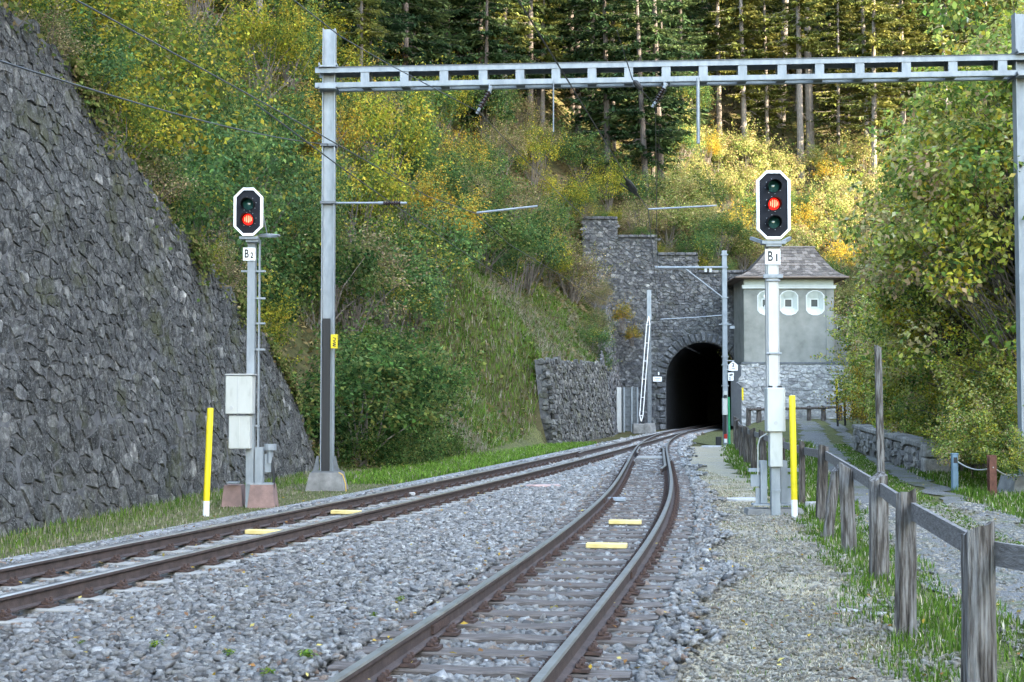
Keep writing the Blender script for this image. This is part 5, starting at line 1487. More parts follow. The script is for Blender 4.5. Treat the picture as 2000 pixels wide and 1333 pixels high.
# ------------------------------------------------------------------ yellow poles, stakes, timber posts
def yellow_pole(top, bot, label):
    g = G(*bot, -.03); t = P(*top, g.y); e = g + (t - g) * .13
    T = thing('yellow_pole', label, 'pole', tuple(g), 'yellow poles with white feet')
    r = .048
    b = MB(); b.tube([g - Vector((0, 0, .1)), e], r, 16); b.build('white_foot', 'white_paint', T, smooth=True)
    b = MB(); b.tube([e, t - (t - g) * .008, t], [r, r, r * .86], 16); b.build('yellow_tube', 'yellow_paint', T, smooth=True)
yellow_pole((411, 797), (402, 1006), 'yellow pole with white foot standing before the rubble wall')
yellow_pole((1547, 773), (1552, 1007), 'yellow pole with white foot standing by the three lamp signal')
for k, (px_, y0_, y1_, yc, m) in enumerate(((1633.5, 740, 820, 770, 'yellow_paint'), (1648, 750, 812, 778, 'orange_paint'))):
    Yp = 74.0; bse = P(px_, y1_, Yp); T = thing('snow_stake', ('yellow' if k == 0 else 'orange') + ' and black snow stake at the bushes beside the house', 'stake', tuple(bse))
    b = MB(); b.tube([P(px_ + 3, y1_ + 20, Yp), P(px_ + 1, yc, Yp)], .06, 8); b.build('black_foot', 'black_paint', T)
    b = MB(); b.tube([P(px_ + 1, yc, Yp), P(px_, y0_, Yp)], .06, 8); b.build('stake_top', m, T)

def log_post(name, base, top, r, mat, seed, n=9, chip=.06, flat=.8, rz=0.0):
    """split timber post: irregular section, chipped sloping top"""
    rg = np.random.default_rng(seed); base = Vector(base); top = Vector(top)
    prof = [(1 + rg.uniform(-.18, .12)) for _ in range(n)]
    b = MB(); V = []; L = 7
    ph = rg.uniform(0, 6)
    for l in range(L + 1):
        t = l / L; c_ = base.lerp(top, t); k = r * (1.06 - .12 * t)
        for i in range(n):
            a = 2 * math.pi * i / n + rz
            x = math.cos(a); y = math.sin(a)
            q = 1 / max(abs(x), abs(y)) ** .55
            rr = k * prof[i] * q * (1 + rg.uniform(-.035, .035))
            zz = 0
            if l == L: zz = chip * math.cos(a - ph) + rg.uniform(-.02, .02)
            V.append(c_ + Vector((x * rr, y * rr * flat, zz)))
    V.append(top + Vector((rg.uniform(-.3, .3) * r, 0, rg.uniform(-.01, .02))))
    Fs = []
    for l in range(L):
        for i in range(n): Fs.append((l * n + i, l * n + (i + 1) % n, (l + 1) * n + (i + 1) % n, (l + 1) * n + i))
    for i in range(n): Fs.append((L * n + i, L * n + (i + 1) % n, (L + 1) * n))
    Fs.append(tuple(range(n - 1, -1, -1)))
    b.raw(V, Fs)
    return b
fence = thing('wooden_fence', 'weathered grey timber fence of split posts and boards along the path', 'fence', (2.755, 9.94, 0))
posts = []
#        base px/py or world, top px/py, radius, dark
p1 = Vector((P(1914, 1300, 7.5).x, 7.5, -.15))
FP = [((p1.x, 7.5), (1912, 1033), .082, 0, .05), (G(1768, 1243, -.04)[:2], (1770, 962), .078, 0, .02), (G(1716, 1130, -.04)[:2], (1714, 930), .086, 0, .04),
      (G(1660, 1076, -.04)[:2], (1652, 912), .078, 0, .05), (G(1614, 1048, -.04)[:2], (1632, 916), .068, 0, .05), (G(1602, 1014, -.04)[:2], (1608, 872), .082, 1, .02),
      (G(1566, 985, -.04)[:2], (1566, 866), .062, 1, .03), (G(1528, 958, -.04)[:2], (1526, 856), .07, 1, .02), (G(1492, 932, -.04)[:2], (1489, 843), .085, 1, .03), (G(1474, 920, -.04)[:2], (1470, 838), .085, 1, .03),
      (G(1460, 907, -.04)[:2], (1457, 834), .09, 1, .04), (G(1450, 896, -.02)[:2], (1447, 832), .10, 1, .04), (G(1441, 880, 0)[:2], (1440, 820), .10, 1, .05), (G(1437, 872, 0)[:2], (1437, 816), .10, 1, .05)]
FPW = []
for k, ((bx, by), tp, r, dk, ch) in enumerate(FP):
    t = P(*tp, by); bs = Vector((bx, by, -.16))
    o = log_post('post', bs, t, r, None, 100 + k, 10, ch, .9, .3 * k); o.build('post', 'dark_weathered_wood' if dk else 'weathered_wood', fence)
    FPW.append((bs, t))
def rail_board(a, c, h, th, z0, z1, mat, parent, name='rail_board'):
    b = MB(); b.beam((a[0], a[1], z0), (c[0], c[1], z1), th, h); return b.build(name, mat, parent)
def back(k): bs, t = FPW[k]; return Vector((t.x + .055, t.y + .115, 0))
p0 = Vector((back(0).x - .06, 5.4, 0)); p0.x = 2.36 + .55
ends = [(Vector((FPW[0][0].x - .12 + .62, 5.2, 0)), .86)] + [(back(k), FPW[k][1].z - .13) for k in range(len(FPW))]
for k in range(len(ends) - 1):
    if k in (4, 5): continue
    (a_, za_), (c_, zc_) = ends[k], ends[k + 1]
    if k == 3: c_, zc_ = ends[6]
    rail_board(a_, c_, .125, .032, za_, zc_, 'board_wood', fence)
# rough pole fence in front of the house
pf = thing('pole_fence', 'rough pole fence on short posts in front of the rubble house base', 'fence', (P(1550, 805, 84).x, 84, .6))
fpx = [1462, 1482, 1515, 1545, 1580, 1608, 1640]
tops = []
for k, px_ in enumerate(fpx):
    Yf = 82 + k * .4; bx = P(px_, 825, Yf); g0 = float(hz(bx.x, Yf, False)); t = P(px_, 797 - .8 * k, Yf)
    log_post('post', (bx.x, Yf, g0), t, .14, None, 200 + k, 8, .03, .9).build('post', 'dark_weathered_wood', pf); tops.append(t)
for k in range(len(tops) - 1):
    b = MB(); b.tube([tops[k] + Vector((0, -.12, -.12)), tops[k].lerp(tops[k + 1], .5) + Vector((0, -.14, -.1)), tops[k + 1] + Vector((0, -.12, -.12))], .075, 8); b.build('rail_pole', 'dark_weathered_wood', pf)
# tall timber post, blue post, rusty post with chain
g = G(1722, 962, -.05); t = P(1715, 677, g.y); log_post('post', g, t, .066, None, 61, 12, .015, .95).build('timber_post', 'weathered_wood')
tag(bpy.data.objects['timber_post'], 'tall round grey timber post standing in the grass behind the fence', 'post')
g = G(1865, 956, -.03); t = P(1863, 887, g.y); b = MB(); b.box((g.x, g.y, (t.z - .1) / 2), (.115, .12, t.z + .1), bev=.012); b.box((g.x, g.y, t.z), (.13, .135, .03), bev=.006)
b.box((g.x, g.y - .062, t.z - .12), (.075, .006, .11)); b.m[-6:] = [1] * 6
tag(b.build('marker_post', ['blue_paint', 'cable_black']), 'short blue painted square post holding one end of the chain', 'post'); bp = Vector((g.x + .05, g.y, t.z - .14))
g = G(1938, 968, -.03); t = P(1940, 889, g.y); b = MB(); hbeam(b, g.x, g.y, -.15, t.z, .13, .13, .014)
tag(b.build('steel_post', 'rusty_steel'), 'short rusty steel post holding the chain', 'post'); rp = Vector((g.x, g.y - .08, t.z - .22))
b = MB(); b.tube(sag(bp, rp, .10, 10) + sag(rp, P(1985, 930, g.y + .5), .05, 6)[1:], .013, 6); tag(b.build('chain', 'chain_grey'), 'pale chain slung between the blue post and the rusty post', 'chain')

# ------------------------------------------------------------------ vegetation
def leaf_quads(C, size, N, rg, asp=.6, fold=.12, T=None):
    n = len(C)
    N = N / (np.linalg.norm(N, axis=1, keepdims=True) + 1e-9)
    if T is None: T = rg.normal(0, 1, (n, 3))
    T = T - N * (T * N).sum(1, keepdims=True); T /= np.linalg.norm(T, axis=1, keepdims=True) + 1e-9
    B = np.cross(N, T); s = np.asarray(size).reshape(-1, 1)
    V = np.stack([C - T * s * .5, C + B * s * asp * .5 + N * s * fold - T * s * .05, C + T * s * .5, C - B * s * asp * .5 + N * s * fold - T * s * .05], 1).reshape(-1, 3)
    return V, np.arange(4 * n).reshape(n, 4)
PAL = {
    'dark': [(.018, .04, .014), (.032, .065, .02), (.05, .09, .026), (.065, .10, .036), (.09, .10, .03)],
    'green': [(.032, .066, .022), (.055, .105, .034), (.085, .125, .04), (.05, .09, .038), (.17, .16, .035), (.03, .055, .02)],
    'yellow': [(.17, .165, .022), (.25, .21, .03), (.11, .13, .025), (.28, .22, .035), (.07, .095, .022), (.05, .075, .02)],
    'gold': [(.33, .20, .03), (.27, .16, .022), (.20, .16, .03), (.09, .11, .03), (.30, .23, .05), (.06, .08, .025)],
    'brown': [(.17, .13, .075), (.13, .105, .06), (.11, .11, .04), (.22, .18, .10), (.09, .10, .035)],
    'lime': [(.16, .17, .05), (.22, .21, .08), (.11, .14, .04), (.25, .22, .10), (.07, .10, .03), (.17, .13, .07)],  # pale tones hold the sunlight on these shrubs in the leaf colour
    'mixed': [(.36, .30, .09), (.25, .25, .08), (.20, .145, .08), (.24, .20, .10), (.30, .26, .05), (.16, .19, .035), (.13, .17, .05), (.20, .22, .06), (.08, .12, .028), (.14, .16, .03), (.24, .21, .03), (.34, .24, .035), (.05, .085, .025), (.10, .13, .04), (.07, .10, .03)],
}
def pal_cols(kind, n, rg, groups=None):
    p = np.array(PAL[kind]); i = rg.integers(0, len(p), n) if groups is None else groups
    return np.clip((2.15 if kind == 'mixed' else 1.55) * p[i] * rg.lognormal(0, .28, (n, 1)) * rg.normal(1, .07, (n, 3)), .004, .62)
def crown_leaves(W, H, z0, nleaf, lsize, kind, rg, clumps, crad, shell=.5, droop=.0, top=1.0):
    K = clumps
    d = rg.normal(0, 1, (K, 3)); d[:, 2] = np.abs(d[:, 2]) * top - .25; d /= np.linalg.norm(d, axis=1, keepdims=True)
    rad = rg.uniform(shell, 1.0, (K, 1)) ** .7
    cc = d * rad * np.array([W / 2, W / 2, (H - z0) / 2 * 1.1]) + np.array([0, 0, z0 + (H - z0) * .48])
    cc[:, 2] = np.clip(cc[:, 2], z0 * .6 + .1, None)
    cr = crad * rg.uniform(.6, 1.35, K)
    w = cr ** 2; ci = rg.choice(K, nleaf, p=w / w.sum())
    o = rg.normal(0, 1, (nleaf, 3)); o /= np.linalg.norm(o, axis=1, keepdims=True); rr = rg.uniform(.25, 1, (nleaf, 1)) ** .6
    C = cc[ci] + o * rr * cr[ci][:, None] * np.array([1, 1, .75])
    C[:, 2] = np.clip(C[:, 2], .05, None)
    N = o * .7 + np.array([0, 0, .55]) + rg.normal(0, .45, (nleaf, 3))
    ns = int(.22 * nleaf); K2 = 70
    sd = cc[rg.integers(0, K, K2)]; dr = sd - np.array([0, 0, H * .35]); dr = dr / (np.linalg.norm(dr, axis=1, keepdims=True) + 1e-6) + rg.normal(0, .35, (K2, 3)) + np.array([0, 0, .45])
    ln = crad * rg.uniform(1.2, 2.4, K2); j = rg.integers(0, K2, ns); t_ = rg.uniform(.3, 1, (ns, 1))
    C[:ns] = sd[j] + dr[j] * t_ * ln[j][:, None] + rg.normal(0, .06 + .05 * (1 - t_), (ns, 3)) + np.array([0, 0, -.18]) * t_ ** 2
    C[:, 2] = np.clip(C[:, 2], .05, None)
    base = rg.integers(0, len(PAL[kind]), K); g = np.where(rg.random(nleaf) < .62, base[ci], rg.integers(0, len(PAL[kind]), nleaf))
    return C, N, pal_cols(kind, nleaf, rg, g), cc
def stems(cc, rg, r0, base_h, nmax, lean=.15):
    b = MB()
    idx = rg.permutation(len(cc))[:nmax]
    for i in idx:
        e = Vector(cc[i]); s = Vector((rg.normal(0, lean), rg.normal(0, lean), -.1)); m = s.lerp(e, .5) + Vector((rg.normal(0, .12), rg.normal(0, .12), .15 * e.z))
        b.tube([s, s.lerp(m, .5), m, e], [r0, r0 * .8, r0 * .55, r0 * .2], 5, False)
    return b
BUSH = {}
def make_bush(kind, seed, W=3.0, H=3.0, nleaf=5200, lsize=.10, clumps=34, crad=.5, pal=None, shell=.35, nst=14):
    rg = np.random.default_rng(seed)
    C, N, col, cc = crown_leaves(W, H, .15, nleaf, lsize, pal or kind, rg, clumps, crad, shell)
    V, Fq = leaf_quads(C, lsize * rg.uniform(.65, 1.3, nleaf), N, rg)
    crown = mesh_np('foliage', V, Fq, 'leaf', col=np.repeat(col, 4, 0))
    b = stems(cc, rg, .03, .3, nst)
    st = mesh_np('stem', np.array(b.v), b.f, 'twig')
    BUSH.setdefault(kind, []).append((crown, st))
for s_ in range(2):
    make_bush('dark', 300 + s_, 3.2, 2.6, 6500, .11, 44, .5)
    make_bush('green', 310 + s_, 3.0, 3.0, 5600, .10)
    make_bush('yellow', 320 + s_, 3.0, 3.2, 5200, .10)
    make_bush('gold', 330 + s_, 2.6, 2.8, 4200, .10)
    make_bush('brown', 340 + s_, 3.0, 2.6, 4600, .085, 40, .42, nst=30)
    make_bush('lime', 350 + s_, 3.2, 3.0, 5200, .12)
BADJ = {'dark': 'dark green ivy like', 'green': 'green leafy', 'yellow': 'yellow green', 'gold': 'golden leaved', 'brown': 'brownish half bare', 'lime': 'sunlit pale yellow'}
def bush_label(kind, x, y, sc):
    size = 'small' if sc < .92 else 'large' if sc > 1.2 else 'medium sized'
    if y < WEND + 1: where = 'on top of the rubble wall' if x > float(WX(y)) - 5 else 'high on the bank above the rubble wall'
    elif y < 57: where = 'low on the slope behind the gantry mast' if float(hz(x, y)) < 5 else 'high on the slope behind the gantry mast'
    elif y < 84: where = 'on the slope above the buttress wall' if float(hz(x, y)) < 13 else 'high above the buttress wall under the spruces'
    elif y < 101: where = 'on the slope beside the stepped portal'
    elif x < 16: where = 'on the slope over the tunnel portal' if y < 115 else 'at the forest edge over the tunnel portal'
    else: where = 'on the slope behind the house' if y < 115 else 'at the foot of the pale trunks behind the house'
    return size + ' ' + BADJ[kind] + ' shrub ' + where
def place_bush(kind, x, y, sc, rg, z=None, sz=None, label=None, group=None):
    z = float(hz(x, y)) - .1 if z is None else z
    t = thing('shrub', label or bush_label(kind, x, y, sc), 'shrub', (x, y, z), group or (BADJ[kind] + ' shrubs on the slope'))
    m = BUSH[kind][int(rg.integers(0, 2))]
    for nm, me in (('foliage', m[0]), ('stem', m[1])): add(nm, me, t)
    t.rotation_euler = (0, 0, float(rg.uniform(0, 6.28))); t.scale = (sc, sc, sc * (sz or rg.uniform(.85, 1.2)))
    return t
def proj(x, y, z):
    v = np.array([x, y, z - CAMZ]); f = v[1] * math.cos(PITCH) + v[2] * math.sin(PITCH); u = -v[1] * math.sin(PITCH) + v[2] * math.cos(PITCH)
    return 1000 + v[0] / f * F, 666.5 - u / f * F
rg = np.random.default_rng(77)
placed = []
def ok(x, y, d):
    for (a, c_) in placed:
        if (a - x) ** 2 + (c_ - y) ** 2 < d * d: return False
    return True
nb = 0
for tries in range(9000):
    Y = rg.uniform(17, 104); s = 3.2 + rg.uniform(0, 1) ** 1.2 * (26 + .1 * Y); x = float(CL(Y)) - s / .98
    if Y < WEND + .5 and x > float(WX(Y)) - BAT * float(WH(Y)) - 1.3: continue
    if Y >= WEND + .5 and s < 5.0: continue
    z = float(hz(x, Y)); px_, py_ = proj(x, Y, z + 1.2)
    if px_ < -80 or px_ > 1215 or py_ < -120: continue
    if 57 < Y < 86 and s < 7.6: continue                      # open grass above the buttress wall
    if 44 < Y <= 57 and s < 6.6: continue
    if 850 < px_ < 1075 and py_ > 655: continue
    if Y > 84 and x > 5.0 - .5: continue
    dmin = 2.1 + .012 * Y
    if not ok(x, Y, dmin): continue
    if 560 < px_ < 1300 and py_ < 235 and Y > 60 and rg.random() < .8: continue
    placed.append((x, Y)); q = rg.random()
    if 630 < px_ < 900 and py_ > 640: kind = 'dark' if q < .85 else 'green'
    elif px_ > 960: kind = 'brown' if q < .6 else ('green' if q < .8 else 'yellow')
    elif px_ < 420: kind = ('yellow' if q < .35 else 'green' if q < .72 else 'brown' if q < .88 else 'gold') if py_ < 320 else ('green' if q < .6 else 'brown' if q < .75 else 'yellow')
    elif px_ < 640: kind = ('yellow' if q < .5 else 'gold' if q < .62 else 'green') if py_ < 270 else ('green' if q < .65 else 'dark' if q < .8 else 'yellow')
    else: kind = 'yellow' if q < .3 else 'green' if q < .66 else 'gold' if q < .82 else 'dark' if q < .92 else 'brown'
    sc = rg.uniform(.8, 1.25) * (1.0 + .003 * Y)
    if Y > 84: sc *= .9
    place_bush(kind, x, Y, sc, rg); nb += 1
for k_ in range(13):
    Y = 16.5 + 17 * k_ / 12 + rg.uniform(-.4, .4); h_ = float(WH(Y)); x = float(WX(Y)) - BAT * h_ - rg.uniform(.3, .9)
    place_bush(('yellow', 'brown', 'green')[k_ % 3], x, Y, rg.uniform(.36, .7), rg, z=h_ - .35, label=('yellow green', 'brownish', 'green')[k_ % 3] + ' tuft of brush hanging over the edge of the rubble wall', group='brush on the edge of the rubble wall')
# dark thicket right behind the gantry mast, where the slope meets the track
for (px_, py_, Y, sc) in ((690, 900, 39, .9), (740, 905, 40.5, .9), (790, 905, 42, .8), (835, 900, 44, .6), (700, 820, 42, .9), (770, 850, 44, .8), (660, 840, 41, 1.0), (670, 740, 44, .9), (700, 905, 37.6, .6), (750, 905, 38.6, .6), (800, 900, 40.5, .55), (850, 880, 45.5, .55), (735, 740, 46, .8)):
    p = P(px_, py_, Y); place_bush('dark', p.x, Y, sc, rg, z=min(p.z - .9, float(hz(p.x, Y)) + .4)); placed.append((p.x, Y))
for (px_, py_, Y, sc, kd) in ((1215, 625, 97.5, .55, 'gold'), (1235, 660, 98.5, .45, 'gold'), (1150, 680, 88, .6, 'brown'), (1110, 560, 92, 1.2, 'brown'), (1060, 520, 92, 1.3, 'brown'), (1165, 720, 84, .6, 'green')):
    p = P(px_, py_, Y); place_bush(kd, p.x, Y, sc, rg, z=p.z - 1.2 * sc, label='small golden shrub growing out of the portal stones' if kd == 'gold' else None, group='shrubs rooted in the portal masonry' if kd == 'gold' else None)
for q_ in WINGTOP: place_bush('brown' if rg.random() < .6 else 'green', q_[0] - .3, q_[1], rg.uniform(.5, .75), rg, z=q_[2] - .5)
for k_ in range(11):
    x = 5.3 + k_ * 1.0; place_bush(('brown', 'green', 'yellow')[k_ % 3], x, 101.35, rg.uniform(.36, .6), rg, z=ptop(x) - .45, label=('brownish', 'green', 'yellow green')[k_ % 3] + ' brush spilling over the stepped top of the portal', group='brush on top of the portal')
# slope behind the portal and the house
for tries in range(5000):
    Y = rg.uniform(101.5, 140); x = rg.uniform(-.02 * Y, .31 * Y)
    z = float(hz(x, Y)); px_, py_ = proj(x, Y, z + 1)
    if not ok(x, Y, 2.5): continue
    if px_ < 1300 and (Y > 110 or rg.random() < .25): continue
    if Y > 129 or rg.random() < .12 + .3 * (Y > 120): continue
    placed.append((x, Y)); q = rg.random()
    if px_ > 1300: kind = 'lime' if q < .62 else 'gold' if q < .72 else 'green'
    else: kind = 'brown' if q < .5 else 'green' if q < .75 else 'yellow'
    place_bush(kind, x, Y, rg.uniform(.85, 1.3), rg, label=None); nb += 1

# --- conifers
def spruce(seed, H, r0, start, dens, Lmax, kind, sparse=0.0, stubs=20):
    rg = np.random.default_rng(seed)
    b = MB(); b.tube([(0, 0, -.6), (0.0, 0, .2), (.02, .02, 1.2), (.03, .0, H * .35), (0, .05, H * .7), (0, 0, H)], [r0 * 1.5, r0 * 1.2, r0, r0 * .78, r0 * .42, .02], 9)
    for k in range(stubs):
        z = rg.uniform(1.0, start + 4); a = rg.uniform(0, 6.28); l = rg.uniform(.4, 1.6)
        b.tube([(0, 0, z), (math.cos(a) * l * .6, math.sin(a) * l * .6, z + .05), (math.cos(a) * l, math.sin(a) * l, z - .25 * l)], [.03, .02, .006], 4, False)
    trunk = b
    Cs = []; Ns = []; Ts = []; Ss = []; cl = []
    pal = {'dark': [(.026, .052, .026), (.042, .075, .032), (.07, .10, .04)], 'light': [(.12, .14, .04), (.17, .17, .05), (.07, .09, .03)]}[kind]  # light set is brightened in colour to look sunlit
    br = MB()
    z = start
    while z < H - .6:
        f = (z - start) / (H - start)
        L0 = Lmax * (1 - f) ** .75 * (1 if f > .12 else .75 + f * 2)
        for k in range(dens):
            if rg.random() < sparse: continue
            a = rg.uniform(0, 6.28); L = L0 * rg.uniform(.6, 1.1); zz = z + rg.uniform(-.3, .3)
            dirv = np.array([math.cos(a), math.sin(a), 0.0]); sv = np.array([-math.sin(a), math.cos(a), 0.0])
            m = 20
            tt = np.linspace(.12, 1, m)
            pts = np.array([0, 0, zz]) + dirv * (tt * L)[:, None] + np.array([0, 0, 1]) * (-.28 * L * tt ** 1.4 + .14 * L * tt ** 3)[:, None]
            br.tube([(0, 0, zz), tuple(pts[m // 2]), tuple(pts[-1])], [.03, .018, .004], 3, False)
            tone = pal[int(rg.integers(0, 3))]
            for sgn in (-1, 0, 1):
                n = m
                wdt = .22 * L * (1 - .65 * tt) * rg.uniform(.5, 1.15, n) + .10
                t_ = dirv * .55 + sv * sgn * .9
                t_ = t_ / np.linalg.norm(t_)
                T = np.tile(t_, (n, 1)) + np.array([0, 0, -.5 if sgn else -1.1]) + rg.normal(0, .18, (n, 3))
                C = pts + T * wdt[:, None] * .5 + rg.normal(0, .05, (n, 3))
                Cs.append(C); Ts.append(T); Ns.append(np.tile(np.array([0, 0, 1.0]), (n, 1)) + rg.normal(0, .5, (n, 3)) + (sv * .5 if sgn == 0 else 0))
                Ss.append(np.minimum(wdt, .62) * rg.uniform(.75, 1.45, n)); cl.append(np.tile(tone, (n, 1)) * rg.lognormal(0, .25, (n, 1)))
        z += rg.uniform(.5, .8)
    C = np.concatenate(Cs); V, Fq = leaf_quads(C, np.concatenate(Ss), np.concatenate(Ns), rg, .38, .05, np.concatenate(Ts))
    crown = mesh_np('crown', V, Fq, 'needle', col=np.repeat(np.concatenate(cl), 4, 0))
    return trunk, br, crown
SPR = []
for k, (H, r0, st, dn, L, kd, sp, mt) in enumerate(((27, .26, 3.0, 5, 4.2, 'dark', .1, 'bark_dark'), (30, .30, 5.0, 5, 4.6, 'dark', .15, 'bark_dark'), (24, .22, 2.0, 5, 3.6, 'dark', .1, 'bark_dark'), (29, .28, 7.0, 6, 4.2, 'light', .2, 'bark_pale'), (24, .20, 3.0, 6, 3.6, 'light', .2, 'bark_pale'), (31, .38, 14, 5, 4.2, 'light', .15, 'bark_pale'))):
    tb, bb, cr = spruce(500 + k, H, r0, st, dn, L, kd, sp, 26)
    tb.raw(bb.v, bb.f)
    SPR.append((mesh_np('trunk', np.array(tb.v), tb.f, mt), cr))
SADJ = ['dark spruce with drooping branches', 'tall dark spruce with bare lower trunk', 'young dense dark spruce', 'tall light green conifer with pale trunk', 'slim light green conifer with low branches', 'thick bare pale trunk with high crown']
def tree_label(k, x, y):
    side = 'above the rubble wall' if x < -15 else 'above the grassy bank' if x < 4 else 'above the tunnel portal' if x < 17 else 'above the house' if x < 30 else 'above the hazel trees'
    row = 'at the forest edge ' if y < 122 else 'in the second row ' if y < 138 else 'farther up the forest ' if y < 160 else 'deep in the forest '
    return SADJ[k] + ' ' + row + side
def place_tree(k, x, y, sc, rg, label=None, group=None, lean=.02):
    t = thing('conifer', label or tree_label(k, x, y), 'tree', (x, y, float(hz(x, y)) - .1), group or 'conifers on the hillside')
    for nm, me in zip(('trunk', 'crown'), SPR[k]): add(nm, me, t)
    t.rotation_euler = (float(rg.normal(0, lean)), float(rg.normal(0, lean)), float(rg.uniform(0, 6.28))); t.scale = (sc, sc, sc)
def TH(px, py, y0=60, y1=260):
    for Y in np.arange(y0, y1, .5):
        p = P(px, py, float(Y))
        if float(hz(p.x, p.y)) >= p.z: return p
    return P(px, py, y1)
tpl = []
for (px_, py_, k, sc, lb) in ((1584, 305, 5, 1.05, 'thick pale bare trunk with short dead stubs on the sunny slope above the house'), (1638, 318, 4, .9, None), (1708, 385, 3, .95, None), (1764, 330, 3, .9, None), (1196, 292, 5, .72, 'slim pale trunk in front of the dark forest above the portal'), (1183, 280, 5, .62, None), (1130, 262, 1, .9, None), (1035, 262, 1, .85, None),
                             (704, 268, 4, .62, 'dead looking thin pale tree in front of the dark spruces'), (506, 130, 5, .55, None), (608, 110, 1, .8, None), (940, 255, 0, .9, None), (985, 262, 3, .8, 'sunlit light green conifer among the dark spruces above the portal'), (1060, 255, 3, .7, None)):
    p = TH(px_, py_, 104 if px_ > 900 else 55); place_tree(k, p.x, p.y, sc, rg, lb, None, .008); tpl.append((p.x, p.y))
nt_ = 0
for tries in range(9000):
    Y = 78 + 98 * rg.uniform(0, 1) ** .9; x = rg.uniform(-.26 * Y, .38 * Y)
    z = float(hz(x, Y)); px_, py_ = proj(x, Y, z)
    if px_ < 200 and Y > 150: continue
    if z > 75: continue
    if px_ > 1300 and Y < 129: continue
    if Y < 108 and (px_ < 500 or py_ > 262 or px_ > 1180 or (Y < 95 and px_ < 620)): continue
    if px_ < 1000 and Y > 158: continue
    if py_ < -60: continue
    dm = 2.9 if px_ < 1350 else 3.9
    if any((a - x) ** 2 + (c_ - Y) ** 2 < dm * dm for a, c_ in tpl): continue
    tpl.append((x, Y)); q = rg.random()
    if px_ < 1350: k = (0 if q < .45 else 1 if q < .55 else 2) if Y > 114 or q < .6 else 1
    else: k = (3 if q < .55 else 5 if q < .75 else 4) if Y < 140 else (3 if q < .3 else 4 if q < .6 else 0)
    place_tree(k, x, Y, rg.uniform(.75, 1.1), rg); nt_ += 1
    if nt_ > 270: break
# slope on the far left above the rubble wall: a few thin trunks
for (x, Y, k, sc) in ((-22, 70, 4, .7), (-15, 75, 2, .7), (-26, 88, 1, .8), (-12, 92, 2, .75), (-7, 98, 0, .8), (-19, 100, 1, .85), (-2, 104, 2, .8)):
    place_tree(k, x, Y, sc, rg)

# --- broad-leaved trees and shrubs on the right
def make_tree(seed, W, H, z0, nleaf, lsize, kind, clumps, crad, r0):
    rg = np.random.default_rng(seed)
    C, N, col, cc = crown_leaves(W, H, z0, nleaf, lsize, kind, rg, clumps, crad, .3, top=.9)
    T = rg.normal(0, 1, (nleaf, 3)) + np.array([0, 0, -.9])
    V, Fq = leaf_quads(C, lsize * rg.uniform(.65, 1.35, nleaf), N, rg, .62, .12, T)
    crown = mesh_np('crown', V, Fq, 'leaf', col=np.repeat(col, 4, 0))
    b = MB(); tp = Vector((.2, .1, H * .55)); b.tube([(0, 0, -.3), (.05, 0, .6), (.1, .1, H * .3), tp, (.1, 0, H * .85)], [r0 * 1.3, r0, r0 * .8, r0 * .5, r0 * .12], 8)
    for i in range(len(cc)):
        e = Vector(cc[i]); t0 = rg.uniform(.2, .8); s = Vector((.08, .05, max(.3, min(e.z * .75, H * .8 * t0)))); m = s.lerp(e, .5) + Vector((rg.normal(0, .15), rg.normal(0, .15), .12))
        b.tube([s, m, e], [r0 * .35, r0 * .22, r0 * .06], 5, False)
    return crown, mesh_np('trunk', np.array(b.v), b.f, 'bark_dark')
BT = [make_tree(600, 4.8, 7.8, .2, 21000, .105, 'mixed', 150, .44, .045), make_tree(601, 4.4, 6.4, .1, 20000, .10, 'mixed', 110, .46, .045), make_tree(602, 5.0, 9.0, .3, 21000, .11, 'mixed', 150, .46, .05), make_tree(603, 3.6, 3.6, .05, 12000, .10, 'mixed', 70, .45, .03)]
TLAB = ['green and yellow leaved hazel tree', 'shorter green and yellow hazel', 'tall yellow leaved tree', 'low dense hazel bush']
RT = [(11.6, 31.0, 2, 1.32), (10.7, 29.8, 0, 1.28), (12.0, 32.8, 2, 1.18), (10.9, 34.5, 2, .9), (12.6, 37.5, 0, 1.25), (9.75, 26.1, 3, .36), (10.9, 30.6, 1, .72), (11.9, 36, 0, 1.0), (11.4, 36.2, 3, .8), (12.9, 39.5, 2, .95), (13.1, 42, 1, 1.0), (12.7, 44, 3, .9), (14.2, 47, 0, 1.05), (14.2, 50, 3, 1.0), (15.6, 52, 1, 1.1), (16.2, 57, 0, 1.1), (16.6, 60, 3, 1.1), (17.6, 64, 1, 1.15), (19.0, 68, 2, 1.05), (19.9, 72, 3, 1.1), (21.9, 76, 1, 1.1), (24.0, 84, 0, 1.2), (25.4, 92, 2, 1.1), (27.0, 98, 1, 1.3), (14.6, 38, 2, 1.0), (17.5, 50, 2, 1.1), (20.5, 62, 2, 1.2), (13.4, 33.5, 2, .95), (9.6, 28.6, 3, .5), (10.7, 28.2, 3, .62), (10.3, 30.4, 3, .7), (11.6, 31.6, 3, .8), (9.9, 30.6, 3, .42), (12.3, 34.2, 3, .85), (12.4, 41.5, 3, .7), (13.2, 47, 3, .7), (15.3, 55, 3, .9), (18.0, 70, 3, 1.1), (23.0, 80, 3, 1.0)]
for (x, Y, k, sc) in RT:
    wh_ = 'behind the chain and blue post' if Y < 31.5 else 'behind the low stone wall' if Y < 46 else 'where the path bends' if Y < 66 else 'beside the house'
    t = thing('hazel_tree' if k != 3 else 'hazel_bush', TLAB[k] + ' ' + wh_, 'tree' if k != 3 else 'bush', (x, Y, float(hz(x, Y, False)) - .05), 'trees and bushes beside the path')
    add('crown', BT[k][0], t); add('trunk', BT[k][1], t)
    t.rotation_euler = (0, 0, float(rg.uniform(0, 6.28))); t.scale = (sc, sc, sc)

